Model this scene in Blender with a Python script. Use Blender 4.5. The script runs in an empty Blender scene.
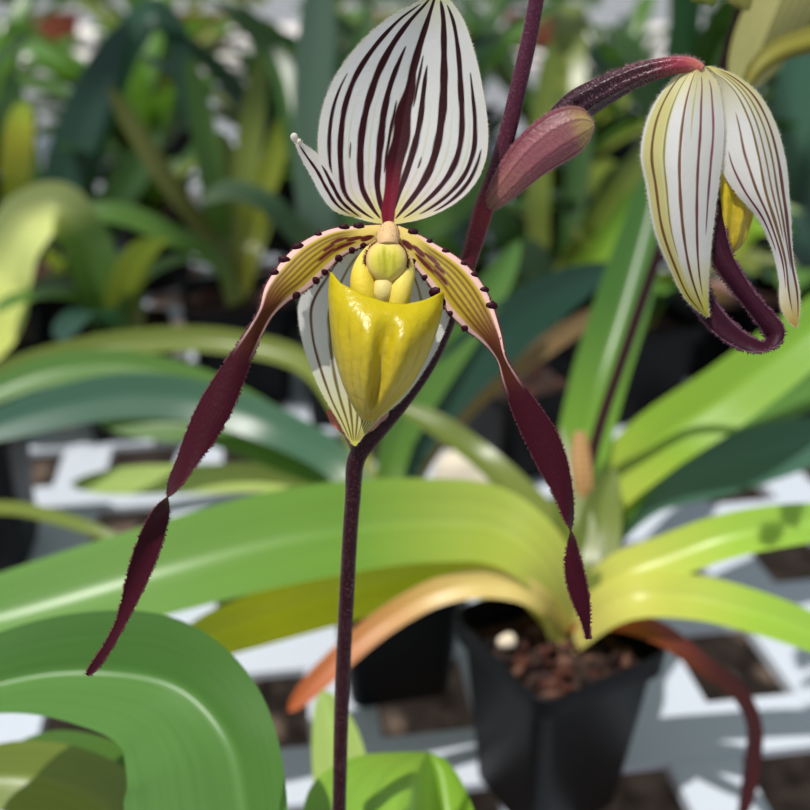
import bpy, math, random
import numpy as np
from mathutils import Vector, Matrix

rng = np.random.default_rng(7)
random.seed(7)
S = bpy.context.scene
COL = bpy.context.collection

# ------------------------------------------------------------------ camera
F = 978.0
H = 0.44
PITCH = math.radians(26)
CAM = np.array([0.0, 0.0, H])
FW = np.array([0, math.cos(PITCH), -math.sin(PITCH)])
UP = np.array([0, math.sin(PITCH), math.cos(PITCH)])
RT = np.array([1.0, 0, 0])


def P(px, py, d):
    px, py, d = np.broadcast_arrays(np.asarray(px, float), np.asarray(py, float), np.asarray(d, float))
    a = ((px - 405) / F * d)[..., None] * RT + ((405 - py) / F * d)[..., None] * UP + d[..., None] * FW
    return a + CAM


def G(px, py, z):
    """point at height z seen at that place of the photograph"""
    r = FW + (px - 405) / F * RT + (405 - py) / F * UP
    t = (z - H) / r[2]
    return CAM + t * r


def unproject(p):
    q = np.asarray(p) - CAM
    d = q @ FW
    return 405 + F * (q @ RT) / d, 405 - F * (q @ UP) / d, d


def lin(r, g, b):
    c = np.array([r, g, b]) / 255.0
    return np.where(c <= 0.04045, c / 12.92, ((c + 0.055) / 1.055) ** 2.4)


def spline(pts, n, keys=2):
    """smooth curve through rows of pts, sampled n times evenly in the first `keys` columns"""
    p = np.asarray(pts, float)
    if len(p) < 3:
        t = np.linspace(0, 1, n)[:, None]
        return p[0] * (1 - t) + p[-1] * t
    ch = np.sqrt((np.diff(p[:, :keys], axis=0) ** 2).sum(1)) ** 0.8 + 1e-9
    t = np.concatenate([[0], np.cumsum(ch)])
    m = np.zeros_like(p)
    s = np.diff(p, axis=0) / np.diff(t)[:, None]
    w0, w1 = np.diff(t)[:-1, None], np.diff(t)[1:, None]
    m[1:-1] = (s[:-1] * w1 + s[1:] * w0) / (w0 + w1)
    m[0] = 1.5 * s[0] - 0.5 * m[1]
    m[-1] = 1.5 * s[-1] - 0.5 * m[-2]

    def ev(tt):
        i = np.clip(np.searchsorted(t, tt, side='right') - 1, 0, len(t) - 2)
        h = (t[i + 1] - t[i])[:, None]
        x = ((tt - t[i]) / (t[i + 1] - t[i]))[:, None]
        return ((2 * x**3 - 3 * x**2 + 1) * p[i] + (x**3 - 2 * x**2 + x) * h * m[i]
                + (-2 * x**3 + 3 * x**2) * p[i + 1] + (x**3 - x**2) * h * m[i + 1])
    tt = np.linspace(0, t[-1], n * 6)
    q = ev(tt)
    L = np.concatenate([[0], np.cumsum(np.sqrt((np.diff(q[:, :keys], axis=0) ** 2).sum(1)))])
    return ev(np.interp(np.linspace(0, L[-1], n), L, tt))


def ramp(x, stops):
    """piecewise colour ramp: stops [(pos, colour)]"""
    xs = [s[0] for s in stops]
    cs = np.array([s[1] for s in stops])
    return np.stack([np.interp(x, xs, cs[:, k]) for k in range(3)], -1)


def sstep(a, b, x):
    t = np.clip((x - a) / (b - a), 0, 1)
    return t * t * (3 - 2 * t)


def unit(a):
    return a / (np.linalg.norm(a, axis=-1, keepdims=True) + 1e-12)


# ------------------------------------------------------------------ mesh builder
class MB:
    def __init__(self):
        self.v, self.f, self.c, self.uv, self.n = [], [], [], [], 0

    def grid(self, pos, col, wrap=False):
        """pos (nv, nu, 3), col (nv, nu, 3)"""
        nv, nu = pos.shape[:2]
        self.v.append(pos.reshape(-1, 3))
        self.c.append(np.broadcast_to(col, pos.shape).reshape(-1, 3))
        U, V = np.meshgrid(np.linspace(0, 1, nu), np.linspace(0, 1, nv))
        self.uv.append(np.stack([U, V], -1).reshape(-1, 2))
        i = np.arange(nv * nu).reshape(nv, nu) + self.n
        if wrap:
            j = np.concatenate([i, i[:, :1]], 1)
        else:
            j = i
        q = np.stack([j[:-1, :-1], j[:-1, 1:], j[1:, 1:], j[1:, :-1]], -1).reshape(-1, 4)
        self.f += q.tolist()
        self.n += nv * nu

    def tri(self, v, f, c):
        v = np.asarray(v, float)
        self.v.append(v)
        self.c.append(np.broadcast_to(np.asarray(c, float), v.shape))
        self.uv.append(np.zeros((len(v), 2)))
        self.f += [[k + self.n for k in q] for q in f]
        self.n += len(v)

    def hairs(self, base, nrm, length, rad, col):
        """three-sided tapering hairs"""
        k = len(base)
        if k == 0:
            return
        nrm = unit(nrm)
        a = unit(np.cross(nrm, np.array([0.31, 0.74, 0.59])))
        b = np.cross(nrm, a)
        length = np.broadcast_to(length, (k,))[:, None]
        vs = []
        for ang in (0, 2.094, 4.189):
            vs.append(base + rad * (math.cos(ang) * a + math.sin(ang) * b))
        vs.append(base + nrm * length)
        v = np.stack(vs, 1).reshape(-1, 3)
        self.v.append(v)
        col = np.broadcast_to(np.asarray(col, float), (k, 3))
        self.c.append(np.repeat(col, 4, 0))
        self.uv.append(np.zeros((len(v), 2)))
        i = (np.arange(k) * 4 + self.n)[:, None]
        f = np.concatenate([i + np.array([[0, 1, 3]]), i + np.array([[1, 2, 3]]), i + np.array([[2, 0, 3]])], 0)
        self.f += f.tolist()
        self.n += 4 * k

    def blob(self, c, r, col, axes=None, nu=14, nv=9, noise=0.0):
        """ellipsoid of radii r about c"""
        th = np.linspace(0.02, math.pi - 0.02, nv)[:, None]
        ph = np.linspace(0, 2 * math.pi, nu, endpoint=False)[None]
        s = np.stack([np.sin(th) * np.cos(ph), np.sin(th) * np.sin(ph), np.cos(th) * np.ones_like(ph)], -1)
        if noise:
            k = rng.normal(size=(3, 3)) * 2.2
            s = s * (1 + noise * np.sin(s @ k[0] + 1)[..., None] + noise * np.sin(s @ k[1] * 1.7)[..., None])
        p = s * np.asarray(r)
        if axes is not None:
            p = p @ np.asarray(axes)
        self.grid(p + np.asarray(c), np.asarray(col), wrap=True)

    def tube(self, pts, rad, col, nu=16, prof=None, cap=True):
        """tube along pts (n,3); prof(theta, v)->radius factor"""
        pts = np.asarray(pts, float)
        n = len(pts)
        T = unit(np.gradient(pts, axis=0))
        a = unit(np.cross(T, np.array([0.2, -1.0, 0.35])))
        b = np.cross(T, a)
        th = np.linspace(0, 2 * math.pi, nu, endpoint=False)
        r = np.broadcast_to(np.asarray(rad, float), (n,))[:, None] * np.ones((1, nu))
        if prof is not None:
            r = r * prof(th[None], np.linspace(0, 1, n)[:, None])
        pos = pts[:, None] + r[..., None] * (np.cos(th)[None, :, None] * a[:, None] + np.sin(th)[None, :, None] * b[:, None])
        c = np.asarray(col, float)
        if c.ndim == 2:
            c = np.broadcast_to(c[:, None], pos.shape)
        self.grid(pos, c, wrap=True)
        if cap:
            k = self.n
            self.f.append(list(range(k - nu, k)))
            self.f.append(list(range(k - n * nu, k - n * nu + nu))[::-1])
        return pos, a, b

    def box(self, lo, hi, col, M=None, bev=0):
        x0, y0, z0 = lo
        x1, y1, z1 = hi
        v = np.array([[x0, y0, z0], [x1, y0, z0], [x1, y1, z0], [x0, y1, z0], [x0, y0, z1], [x1, y0, z1], [x1, y1, z1], [x0, y1, z1]])
        if M is not None:
            v = v @ np.asarray(M).T
        self.tri(v, [[0, 3, 2, 1], [4, 5, 6, 7], [0, 1, 5, 4], [1, 2, 6, 5], [2, 3, 7, 6], [3, 0, 4, 7]], col)

    def build(self, name, mat, parent=None, loc=None, smooth=True, solid=0, offset=0):
        v = np.concatenate(self.v)
        o = np.zeros(3)
        if parent is not None:
            o = np.array(parent['_w'])
        elif loc is not None:
            o = np.asarray(loc, float)
        me = bpy.data.meshes.new(name)
        me.from_pydata((v - o).tolist(), [], self.f)
        ca = me.color_attributes.new('Col', 'FLOAT_COLOR', 'POINT')
        c = np.concatenate(self.c)
        ca.data.foreach_set('color', np.concatenate([np.clip(c, 0, 1), np.ones((len(c), 1))], 1).ravel())
        uvl = me.uv_layers.new(name='UVMap')
        uv = np.concatenate(self.uv)
        li = np.zeros(len(me.loops), int)
        me.loops.foreach_get('vertex_index', li)
        uvl.data.foreach_set('uv', uv[li].ravel())
        if smooth:
            me.polygons.foreach_set('use_smooth', np.ones(len(me.polygons), bool))
        me.materials.append(mat)
        me.update()
        ob = bpy.data.objects.new(name, me)
        COL.objects.link(ob)
        if parent is not None:
            ob.parent = parent
        else:
            ob.location = o
        ob['_w'] = o.tolist()
        if solid:
            md = ob.modifiers.new('thickness', 'SOLIDIFY')
            md.thickness = solid
            md.offset = offset
        return ob


def empty(name, loc, parent=None):
    o = bpy.data.objects.new(name, None)
    COL.objects.link(o)
    o.empty_display_size = 0.01
    loc = np.asarray(loc, float)
    if parent is not None:
        o.parent = parent
        o.location = loc - np.array(parent['_w'])
    else:
        o.location = loc
    o['_w'] = loc.tolist()
    return o


def tag(o, label=None, cat=None, group=None, kind=None):
    if label: o['label'] = label
    if cat: o['category'] = cat
    if group: o['group'] = group
    if kind: o['kind'] = kind
    return o


# ------------------------------------------------------------------ materials
def mat_attr(name, rough=0.5, spec=0.5, transl=0.0, tgain=(1, 1, 1), noise=0.0, nscale=(40, 3), bump=0.0, bscale=400, coat=0.0, sheen=0.0, uvbump=0.0):
    m = bpy.data.materials.new(name)
    m.use_nodes = True
    nt = m.node_tree
    N, L = nt.nodes, nt.links
    N.clear()
    out = N.new('ShaderNodeOutputMaterial')
    pr = N.new('ShaderNodeBsdfPrincipled')
    at = N.new('ShaderNodeAttribute')
    at.attribute_name = 'Col'
    col = at.outputs['Color']
    pr.inputs['Roughness'].default_value = rough
    pr.inputs['Specular IOR Level'].default_value = spec
    if coat:
        pr.inputs['Coat Weight'].default_value = coat
        pr.inputs['Coat Roughness'].default_value = 0.25
    if sheen:
        pr.inputs['Sheen Weight'].default_value = sheen
        pr.inputs['Sheen Roughness'].default_value = 0.4
    fac = None
    if noise or uvbump:
        uv = N.new('ShaderNodeUVMap')
        mp = N.new('ShaderNodeMapping')
        mp.inputs['Scale'].default_value = (nscale[0], nscale[1], 1)
        nz = N.new('ShaderNodeTexNoise')
        nz.inputs['Scale'].default_value = 1.0
        nz.inputs['Detail'].default_value = 3
        L.new(uv.outputs[0], mp.inputs[0])
        L.new(mp.outputs[0], nz.inputs['Vector'])
        fac = nz.outputs['Fac']
    if noise:
        mr = N.new('ShaderNodeMapRange')
        mr.inputs['From Min'].default_value = 0.25
        mr.inputs['From Max'].default_value = 0.75
        mr.inputs['To Min'].default_value = 1 - noise
        mr.inputs['To Max'].default_value = 1 + noise
        L.new(fac, mr.inputs['Value'])
        vm = N.new('ShaderNodeVectorMath')
        vm.operation = 'SCALE'
        L.new(col, vm.inputs[0])
        L.new(mr.outputs[0], vm.inputs['Scale'])
        col = vm.outputs[0]
    L.new(col, pr.inputs['Base Color'])
    if bump or uvbump:
        bp = N.new('ShaderNodeBump')
        bp.inputs['Distance'].default_value = 0.0005
        if uvbump:
            bp.inputs['Strength'].default_value = uvbump
            L.new(fac, bp.inputs['Height'])
        else:
            bp.inputs['Strength'].default_value = bump
            tc = N.new('ShaderNodeTexCoord')
            nb = N.new('ShaderNodeTexNoise')
            nb.inputs['Scale'].default_value = bscale
            nb.inputs['Detail'].default_value = 4
            L.new(tc.outputs['Object'], nb.inputs['Vector'])
            L.new(nb.outputs['Fac'], bp.inputs['Height'])
        L.new(bp.outputs[0], pr.inputs['Normal'])
    if transl:
        tr = N.new('ShaderNodeBsdfTranslucent')
        vm2 = N.new('ShaderNodeVectorMath')
        vm2.operation = 'MULTIPLY'
        L.new(col, vm2.inputs[0])
        vm2.inputs[1].default_value = tgain
        L.new(vm2.outputs[0], tr.inputs['Color'])
        mx = N.new('ShaderNodeMixShader')
        mx.inputs[0].default_value = transl
        L.new(pr.outputs[0], mx.inputs[1])
        L.new(tr.outputs[0], mx.inputs[2])
        L.new(mx.outputs[0], out.inputs['Surface'])
    else:
        L.new(pr.outputs[0], out.inputs['Surface'])
    return m


M_LEAF = mat_attr('leaf_blade', rough=0.34, spec=0.5, transl=0.36, tgain=(1.25, 1.3, 0.6), noise=0.12, nscale=(26, 1.6), uvbump=0.15)
M_SEPAL = mat_attr('sepal', rough=0.6, spec=0.2, transl=0.46, bump=0.25, bscale=900)
M_PETAL = mat_attr('petal', rough=0.5, spec=0.18, bump=0.35, bscale=700, transl=.2)
M_POUCH = mat_attr('pouch', rough=0.32, spec=0.45, bump=0.9, bscale=330, transl=.25, tgain=(1.1, 1, .5))
M_STEM = mat_attr('stem', rough=0.4, spec=0.22, bump=0.45, bscale=900)
M_OVARY = mat_attr('ovary', rough=0.24, spec=0.4, bump=0.6, bscale=1300)
M_PLASTIC = mat_attr('black_plastic', rough=0.45, spec=0.14, bump=0.1, bscale=60)
M_BARK = mat_attr('bark', rough=0.85, spec=0.2, bump=0.9, bscale=250)
M_WHITE = mat_attr('white_lattice', rough=0.55, spec=0.3, bump=0.1, bscale=120)
M_STONE = mat_attr('stone', rough=0.8, spec=0.2, bump=0.6, bscale=150)
M_PAINT = mat_attr('painted_surface', rough=0.7, spec=0.2)

# colours
C_WHITE = lin(226, 225, 224)
C_CREAM = lin(228, 222, 170)
C_YG = lin(196, 192, 70)
C_MAROON = lin(58, 10, 22)
C_RED = lin(124, 10, 40)

# ------------------------------------------------------------------ surfaces
def strip(Lp, Cp, Rp, nv, nu, bulge, colfn, edge_pow=2.0):
    """petal surface between a left edge, a middle line and a right edge; bulge(v) in metres moves the middle nearer"""
    A, B, C = (spline(q, nv) for q in (Lp, Cp, Rp))
    u = np.linspace(-1, 1, nu)
    un, up_ = np.clip(-u, 0, 1)[None, :, None], np.clip(u, 0, 1)[None, :, None]
    q = B[:, None] + (A - B)[:, None] * un + (C - B)[:, None] * up_
    v = np.linspace(0, 1, nv)
    b = np.array([bulge(x) for x in v])[:, None]
    d = q[..., 2] - b * (1 - np.abs(u)[None] ** edge_pow)
    pos = P(q[..., 0], q[..., 1], d)
    hw = np.linalg.norm((C - A)[:, :2], axis=1)[:, None] / 2
    U, V = np.meshgrid(u, v)
    return pos, colfn(U, V, hw * np.ones_like(U), q[..., 0], q[..., 1])


def stripes(base, U, V, hw, lst):
    """dark vein lines: (u0, drift, v0, v1, width px, colour0, colour1)"""
    out = base.copy()
    for (u0, dr, v0, v1, w, c0, c1) in lst:
        uc = u0 + dr * (V - 0.4) + 0.006 * np.sin(V * 15 + u0 * 40)
        t = np.clip((V - v0) / (v1 - v0), 0, 1)
        prof = w * (np.clip(np.sin(np.pi * np.clip(t, 0.0, 1)), 0, 1) ** 0.45) * (0.95 + 0.07 * np.sin(V * 47 + u0 * 90) + 0.05 * np.sin(V * 19 + u0 * 50))
        dist = np.abs(U - uc) * hw
        a = 1 - sstep(prof * 0.5 - 0.5, prof * 0.5 + 0.5, dist)
        a = a * ((V > v0) & (V < v1)) * np.clip(prof * 1.2, 0, 1)
        c = c0 + (c1 - c0) * t[..., None]
        out = out * (1 - a[..., None]) + c * a[..., None]
    return out


def edge_hairs(mb, pos, n, length, col, rad=3.5e-5, spread=0.5):
    """short hairs along both long edges of a strip surface"""
    for side, inner in ((0, 3), (-1, -4)):
        e = pos[:, side]
        o = unit(e - pos[:, inner])
        i = rng.uniform(0, len(e) - 1.01, n)
        k = i.astype(int)
        f = (i - k)[:, None]
        b = e[k] * (1 - f) + e[k + 1] * f
        nr = o[k] + rng.normal(size=(n, 3)) * spread
        mb.hairs(b, nr, length * rng.uniform(0.5, 1.2, n), rad, col)


def surf_hairs(mb, pos, n, length, col, rad=3.2e-5, wrap=True, spread=0.35, sign=1):
    nv, nu = pos.shape[:2]
    du = np.roll(pos, -1, 1) - np.roll(pos, 1, 1)
    dv = np.gradient(pos, axis=0)
    nr = unit(np.cross(du, dv))
    cen = pos.mean(1, keepdims=True)
    if wrap:
        s = np.sign(((pos - cen) * nr).sum(-1, keepdims=True))
        nr = nr * s
    else:
        nr = nr * sign
    i = rng.integers(1, nv - 1, n)
    j = rng.integers(1, nu - 1, n)
    b = pos[i, j] + (pos[i, (j + 1) % nu] - pos[i, j]) * rng.uniform(0, 1, (n, 1)) + (pos[np.minimum(i + 1, nv - 1), j] - pos[i, j]) * rng.uniform(0, 1, (n, 1))
    mb.hairs(b, nr[i, j] + rng.normal(size=(n, 3)) * spread, length * rng.uniform(0.5, 1.2, n), rad, col)


def ribbon(samples, n, nu, colfn, curl=0.0):
    """twisting petal: rows (px, py, depth, width px, twist degrees)"""
    q = spline(samples, n)
    t = unit(np.gradient(q[:, :2], axis=0))
    perp = np.stack([-t[:, 1], t[:, 0]], -1)
    u = np.linspace(-1, 1, nu)
    w = np.maximum(q[:, 3], 0.5) / 2
    th = np.radians(q[:, 4])
    ca, sa = np.cos(th), np.sin(th)
    x = q[:, None, 0] + perp[:, None, 0] * (w * ca)[:, None] * u
    y = q[:, None, 1] + perp[:, None, 1] * (w * ca)[:, None] * u
    px2m = q[:, 2] / F
    d = q[:, None, 2] + (w * sa * px2m)[:, None] * u + curl * (w * px2m)[:, None] * (u[None] ** 2) * ca[:, None]
    U, V = np.meshgrid(u, np.linspace(0, 1, n))
    return P(x, y, d), colfn(U, V, w[:, None] * np.ones_like(U), x, y)


def leaf_pos(c, w, hint, nu=13, fold=0.25, tip=0.16, wave=0.0, round_tip=True, soft=0.02):
    """strap leaf about a centre line c (n,3) of full width w (n,)"""
    n = len(c)
    T = unit(np.gradient(c, axis=0))
    hint = np.asarray(hint, float)
    side = np.cross(T, hint)
    ln = np.linalg.norm(side, axis=1, keepdims=True)
    side = side / np.maximum(ln, 1e-6)
    for i in range(1, n):
        if side[i] @ side[i - 1] < 0:
            side[i] = -side[i]
    # smooth the frame
    for _ in range(4):
        side[1:-1] = unit(side[:-2] + side[2:] + 2 * side[1:-1])
    Nn = np.cross(side, T)
    v = np.linspace(0, 1, n)
    if round_tip:
        x = np.clip((v - (1 - tip)) / tip, 0, 1)
        w = w * np.sqrt(np.clip(1 - x ** 2.2, 0.0004, 1))
    u = np.linspace(-1, 1, nu)
    hwid = (w / 2)[:, None]
    fa = np.sqrt(u ** 2 + soft) - math.sqrt(soft)
    pos = c[:, None] + side[:, None] * (hwid * u)[..., None] * math.cos(fold * 0.9) + Nn[:, None] * (hwid * fa)[..., None] * math.sin(fold) * np.sign(Nn[:, None, 2:3] + 1e-6)
    if wave:
        pos = pos + Nn[:, None] * (hwid * wave * np.sin(v * 17)[:, None] * u[None] ** 2)[..., None]
    return pos, side


def leaf_col(n, nu, stops, rib=0.22):
    U, V = np.meshgrid(np.linspace(-1, 1, nu), np.linspace(0, 1, n))
    c = ramp(V, stops)
    r = np.exp(-(U / 0.07) ** 2)[..., None]
    return c * (1 + rib * r)


def px_leaf(pts, hint, stops, plant, base=None, n=44, nu=13, fold=0.25, tip=0.14, wave=0.0, label=None, mat=None, name='leaf', rib=.1, soft=.02):
    """a leaf whose middle line passes through (px, py, depth) with apparent width px"""
    p = [list(q) for q in pts]
    if base is not None:
        bx, by, bd = unproject(base)
        p = [[bx, by, bd, max(p[0][3] * 0.75, 3)]] + p
    q = spline(p, n)
    c = P(q[:, 0], q[:, 1], q[:, 2])
    T = unit(np.gradient(c, axis=0))
    hint = np.asarray(hint, float)
    if hint.ndim == 2:
        hint = np.stack([np.interp(np.linspace(0, 1, n), np.linspace(0, 1, len(hint)), hint[:, k]) for k in range(3)], -1)
    side = unit(np.cross(T, hint))
    view = unit(c - CAM)
    e = unit(np.cross(T, view))
    vis = np.maximum(np.abs((side * e).sum(1)), 0.5)
    w = q[:, 3] * q[:, 2] / F / vis
    # keep the width even along the blade
    for _ in range(6):
        w[1:-1] = (w[:-2] + 2 * w[1:-1] + w[2:]) / 4
    pos, _s = leaf_pos(c, w, hint, nu, fold, tip, wave, soft=soft)
    mb = MB()
    mb.grid(pos, leaf_col(n, nu, stops, rib))
    o = mb.build(name, mat or M_LEAF, plant)
    if label: o['label'] = label
    return o


def arc_leaf(base, az, length, lift, droop, width, stops, plant, n=26, nu=9, fold=0.3):
    """a free strap leaf that rises at `lift` and bends down by `droop` over its length"""
    s = np.linspace(0, 1, n)
    el = lift - droop * s ** 1.35
    ds = length / (n - 1)
    h = np.concatenate([[0], np.cumsum(np.cos(el[:-1]) * ds)])
    z = np.concatenate([[0], np.cumsum(np.sin(el[:-1]) * ds)])
    sw = 0.25 * random.uniform(-1, 1)
    a = az + sw * s
    c = np.stack([base[0] + h * np.cos(a), base[1] + h * np.sin(a), base[2] + z], -1)
    w = width * np.clip(0.6 + 2.0 * s, 0, 1)
    hint = np.array([-math.cos(az) * math.sin(lift - droop * 0.4), -math.sin(az) * math.sin(lift - droop * 0.4), math.cos(lift - droop * 0.4) + 0.05])
    pos, _s = leaf_pos(c, w, hint, nu, fold, 0.2)
    mb = MB()
    mb.grid(pos, leaf_col(n, nu, stops))
    return mb.build('leaf', M_LEAF, plant)


# ------------------------------------------------------------------ pots
C_POT = lin(13, 14, 17)


def square_pot(plant, top, rot, size, height, taper=0.72, soil=True, chunks=70, label=None):
    """square nursery pot: rolled rim, flared walls, ribbed corners; `top` = rim centre"""
    mb = MB()
    rr = size * 0.13
    k = 8

    def ring(half, z, r):
        pts = []
        for cx, cy, a0 in ((1, 1, 0), (-1, 1, 90), (-1, -1, 180), (1, -1, 270)):
            for j in range(k):
                a = math.radians(a0 + 90 * j / (k - 1))
                pts.append((cx * (half - r) + r * math.cos(a), cy * (half - r) + r * math.sin(a), z))
        return np.array(pts)
    hs, ht = size / 2, height
    sec = [(hs * taper - 0.004, 0.004), (hs * taper, 0.0), (hs * taper, 0.001), (hs * (taper + (1 - taper) * 0.8) * 0.955, ht * 0.845),
           (hs * 0.955, ht * 0.86), (hs * 0.985, ht * 0.865), (hs, ht * 0.985), (hs * 0.992, ht), (hs * 0.955, ht), (hs * 0.94, ht * 0.985),
           (hs * 0.9, ht * 0.86), (hs * taper * 0.95, ht * 0.2)]
    R = np.array([[math.cos(rot), -math.sin(rot), 0], [math.sin(rot), math.cos(rot), 0], [0, 0, 1]])
    org = np.array([top[0], top[1], top[2] - height])
    rings = np.stack([ring(h, z, min(rr, h * 0.3)) for h, z in sec]) @ R.T + org
    mb.grid(rings, C_POT, wrap=True)
    m = 4 * k
    mb.f.append([mb.n - len(sec) * m + i for i in range(m)][::-1])
    p = mb.build('pot', M_PLASTIC, plant)
    md = p.modifiers.new('bevel', 'BEVEL')
    md.width = 0.0008
    md.segments = 2
    md.limit_method = 'ANGLE'
    if label: p['label'] = label
    if soil:
        sb = MB()
        g = np.linspace(-1, 1, 14)
        X, Y = np.meshgrid(g, g)
        hh = hs * 0.86
        Z = ht * 0.86 + rng.normal(size=X.shape) * 0.0015
        q = np.stack([X * hh, Y * hh, Z], -1) @ R.T + org
        sb.grid(q, lin(48, 32, 26) + rng.uniform(0, 0.01, (14, 14, 1)))
        for _ in range(chunks):
            c = np.array([random.uniform(-0.8, 0.8) * hs * 0.9, random.uniform(-0.8, 0.8) * hs * 0.9, ht * 0.875 + random.uniform(-0.002, 0.003)]) @ R.T + org
            s = size * random.uniform(0.03, 0.075)
            A = np.linalg.qr(rng.normal(size=(3, 3)))[0]
            cc = random.choice([lin(62, 34, 26), lin(76, 44, 34), lin(46, 30, 26), lin(96, 68, 56), lin(36, 28, 28)])
            sb.blob(c, (s, s * 0.7, s * 0.45), cc, A, nu=7, nv=5, noise=0.12)
        tag(sb.build('bark_mix', M_BARK, plant, smooth=False), kind='stuff')
    return p


# ------------------------------------------------------------------ leaf colour ramps
def st(*a):
    return [(x, lin(*c)) for x, c in a]


LIME = st((0, (214, 204, 120)), (0.18, (196, 198, 84)), (0.45, (140, 176, 52)), (1, (112, 160, 58)))
LGREEN = st((0, (206, 200, 110)), (0.16, (170, 184, 70)), (0.4, (106, 148, 48)), (1, (88, 136, 54)))
LIME2 = st((0, (216, 206, 120)), (0.3, (200, 204, 90)), (0.6, (158, 192, 66)), (1, (128, 176, 70)))
YELLOW = st((0, (224, 212, 120)), (0.4, (196, 204, 56)), (0.75, (224, 216, 50)), (1, (170, 180, 60)))
PEACH = st((0, (222, 206, 120)), (0.35, (224, 196, 120)), (0.6, (206, 150, 90)), (0.8, (196, 118, 76)), (1, (176, 84, 40)))
GREEN = st((0, (150, 164, 70)), (0.3, (92, 132, 52)), (1, (88, 128, 62)))
MID = st((0, (130, 150, 60)), (0.3, (88, 126, 48)), (1, (80, 116, 50)))
DARK = st((0, (100, 120, 50)), (0.3, (62, 94, 42)), (1, (58, 90, 44)))
TEAL = st((0, (150, 160, 80)), (0.25, (70, 108, 82)), (1, (62, 100, 84)))
DTEAL = st((0, (90, 110, 60)), (0.25, (44, 76, 62)), (1, (42, 74, 64)))
GTEAL = st((0, (110, 124, 84)), (0.25, (84, 108, 90)), (1, (76, 100, 86)))
OLIVE = st((0, (150, 150, 70)), (0.3, (120, 132, 56)), (1, (106, 122, 52)))
PALE = st((0, (196, 196, 110)), (0.4, (176, 192, 110)), (1, (150, 176, 96)))
TAN = st((0, (150, 130, 90)), (0.5, (140, 116, 80)), (1, (120, 96, 66)))
DRYRED = st((0, (190, 60, 26)), (0.1, (190, 90, 48)), (0.25, (128, 58, 40)), (0.5, (66, 24, 22)), (1, (62, 10, 18)))

# ================================================================== THE MAIN ORCHID
orchid = empty('potted_orchid', (-0.035, 0.2, 0.0))
tag(orchid, 'orchid in sharp focus with two striped blooms on a dark hairy stem', 'orchid')
square_pot(orchid, (-0.035, 0.2, 0.1), 0.4, 0.1, 0.1, chunks=20)
OB = np.array([-0.035, 0.2, 0.095])

# ---- flower stem
stem_base = np.array([-0.03, 0.205, 0.09])
bx, by, bd = unproject(stem_base)
SP = [(bx, by, bd, 15), (336, 960, 0.318, 14), (339, 815, 0.303, 13.5), (342, 700, 0.292, 14.5), (347, 590, 0.282, 15), (353, 500, 0.274, 15.5), (358, 456, 0.271, 18),
      (372, 437, 0.270, 19), (398, 405, 0.270, 19), (428, 362, 0.269, 18.5), (452, 308, 0.268, 18), (470, 256, 0.267, 18), (484, 208, 0.265, 20),
      (493, 180, 0.264, 17), (506, 140, 0.262, 17), (519, 85, 0.259, 16.5), (533, 20, 0.256, 15.5), (541, -30, 0.253, 15), (549, -90, 0.25, 13), (556, -150, 0.248, 10)]
sq = spline(SP, 220)
spt = P(sq[:, 0], sq[:, 1], sq[:, 2])
srad = sq[:, 3] / 2 * sq[:, 2] / F
yy = sq[:, 1]
scol = ramp(-yy, [(-900, lin(44, 8, 16)), (-440, lin(40, 6, 16)), (-300, lin(46, 8, 18)), (-215, lin(104, 28, 38)), (-180, lin(66, 20, 38)), (0, lin(70, 26, 48))])
mb = MB()
pos, _, _ = mb.tube(spt, srad, scol, nu=28, prof=lambda th, v: 1 + 0.03 * np.sin(5 * th) + 0.02 * np.sin(40 * v + 3 * th))
vis = pos[40:]
surf_hairs(mb, vis, 6000, 0.0012, lin(170, 126, 136), rad=2.2e-5)
mb.build('flower_stem', M_STEM, orchid)

# ---- leaves of the main orchid
BIG = st((0, (150, 170, 80)), (0.25, (92, 134, 66)), (0.7, (92, 136, 70)), (1, (96, 138, 76)))
LIM3 = st((0, (150, 176, 70)), (0.4, (124, 170, 54)), (1, (140, 180, 66)))
px_leaf([(250, 900, 0.325, 150), (246, 815, 0.335, 198), (228, 738, 0.345, 194), (184, 690, 0.355, 170), (100, 672, 0.362, 138), (0, 684, 0.36, 96), (-90, 725, 0.35, 60)],
        (-0.35, -0.62, 0.7), BIG, orchid, base=OB, n=80, nu=41, fold=0.8, rib=.0, soft=.004, tip=0.1, label='big arching green leaf')
# rolled leaf: five lengthwise lines, from the left edge over the near ridge into the shaded inside and out to the far edge
ob = unproject(OB)
roll = [[(296, 940, .345), (299, 840, .352), (312, 785, .362), (345, 760, .372), (400, 752, .384), (424, 752, .39)],
        [(352, 940, .325), (355, 840, .332), (364, 800, .342), (384, 770, .358), (410, 756, .376), (426, 752, .39)],
        [(404, 940, .318), (406, 840, .326), (410, 800, .338), (417, 772, .354), (424, 758, .374), (428, 752, .39)],
        [(436, 940, .365), (438, 840, .370), (438, 800, .378), (436, 774, .384), (432, 760, .388), (429, 753, .39)],
        [(484, 940, .355), (480, 840, .362), (470, 800, .370), (456, 772, .378), (442, 757, .386), (430, 753, .39)]]
cv = np.stack([P(*spline([(ob[0] + dx, ob[1], ob[2])] + c, 60).T) for c, dx in zip(roll, (-12, -4, 3, 7, 12))], 0)
us = np.linspace(0, 4, 41)
surf = np.stack([np.stack([spline(np.concatenate([np.arange(5.)[:, None], cv[:, i]], 1), 41, keys=1)[:, 1:] for i in range(60)], 0)], 0)[0]
mb = MB()
mb.grid(surf, leaf_col(60, 41, LIM3, .0))
tag(mb.build('leaf', M_LEAF, orchid), 'bright green rolled leaf with a shaded inside')
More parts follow.
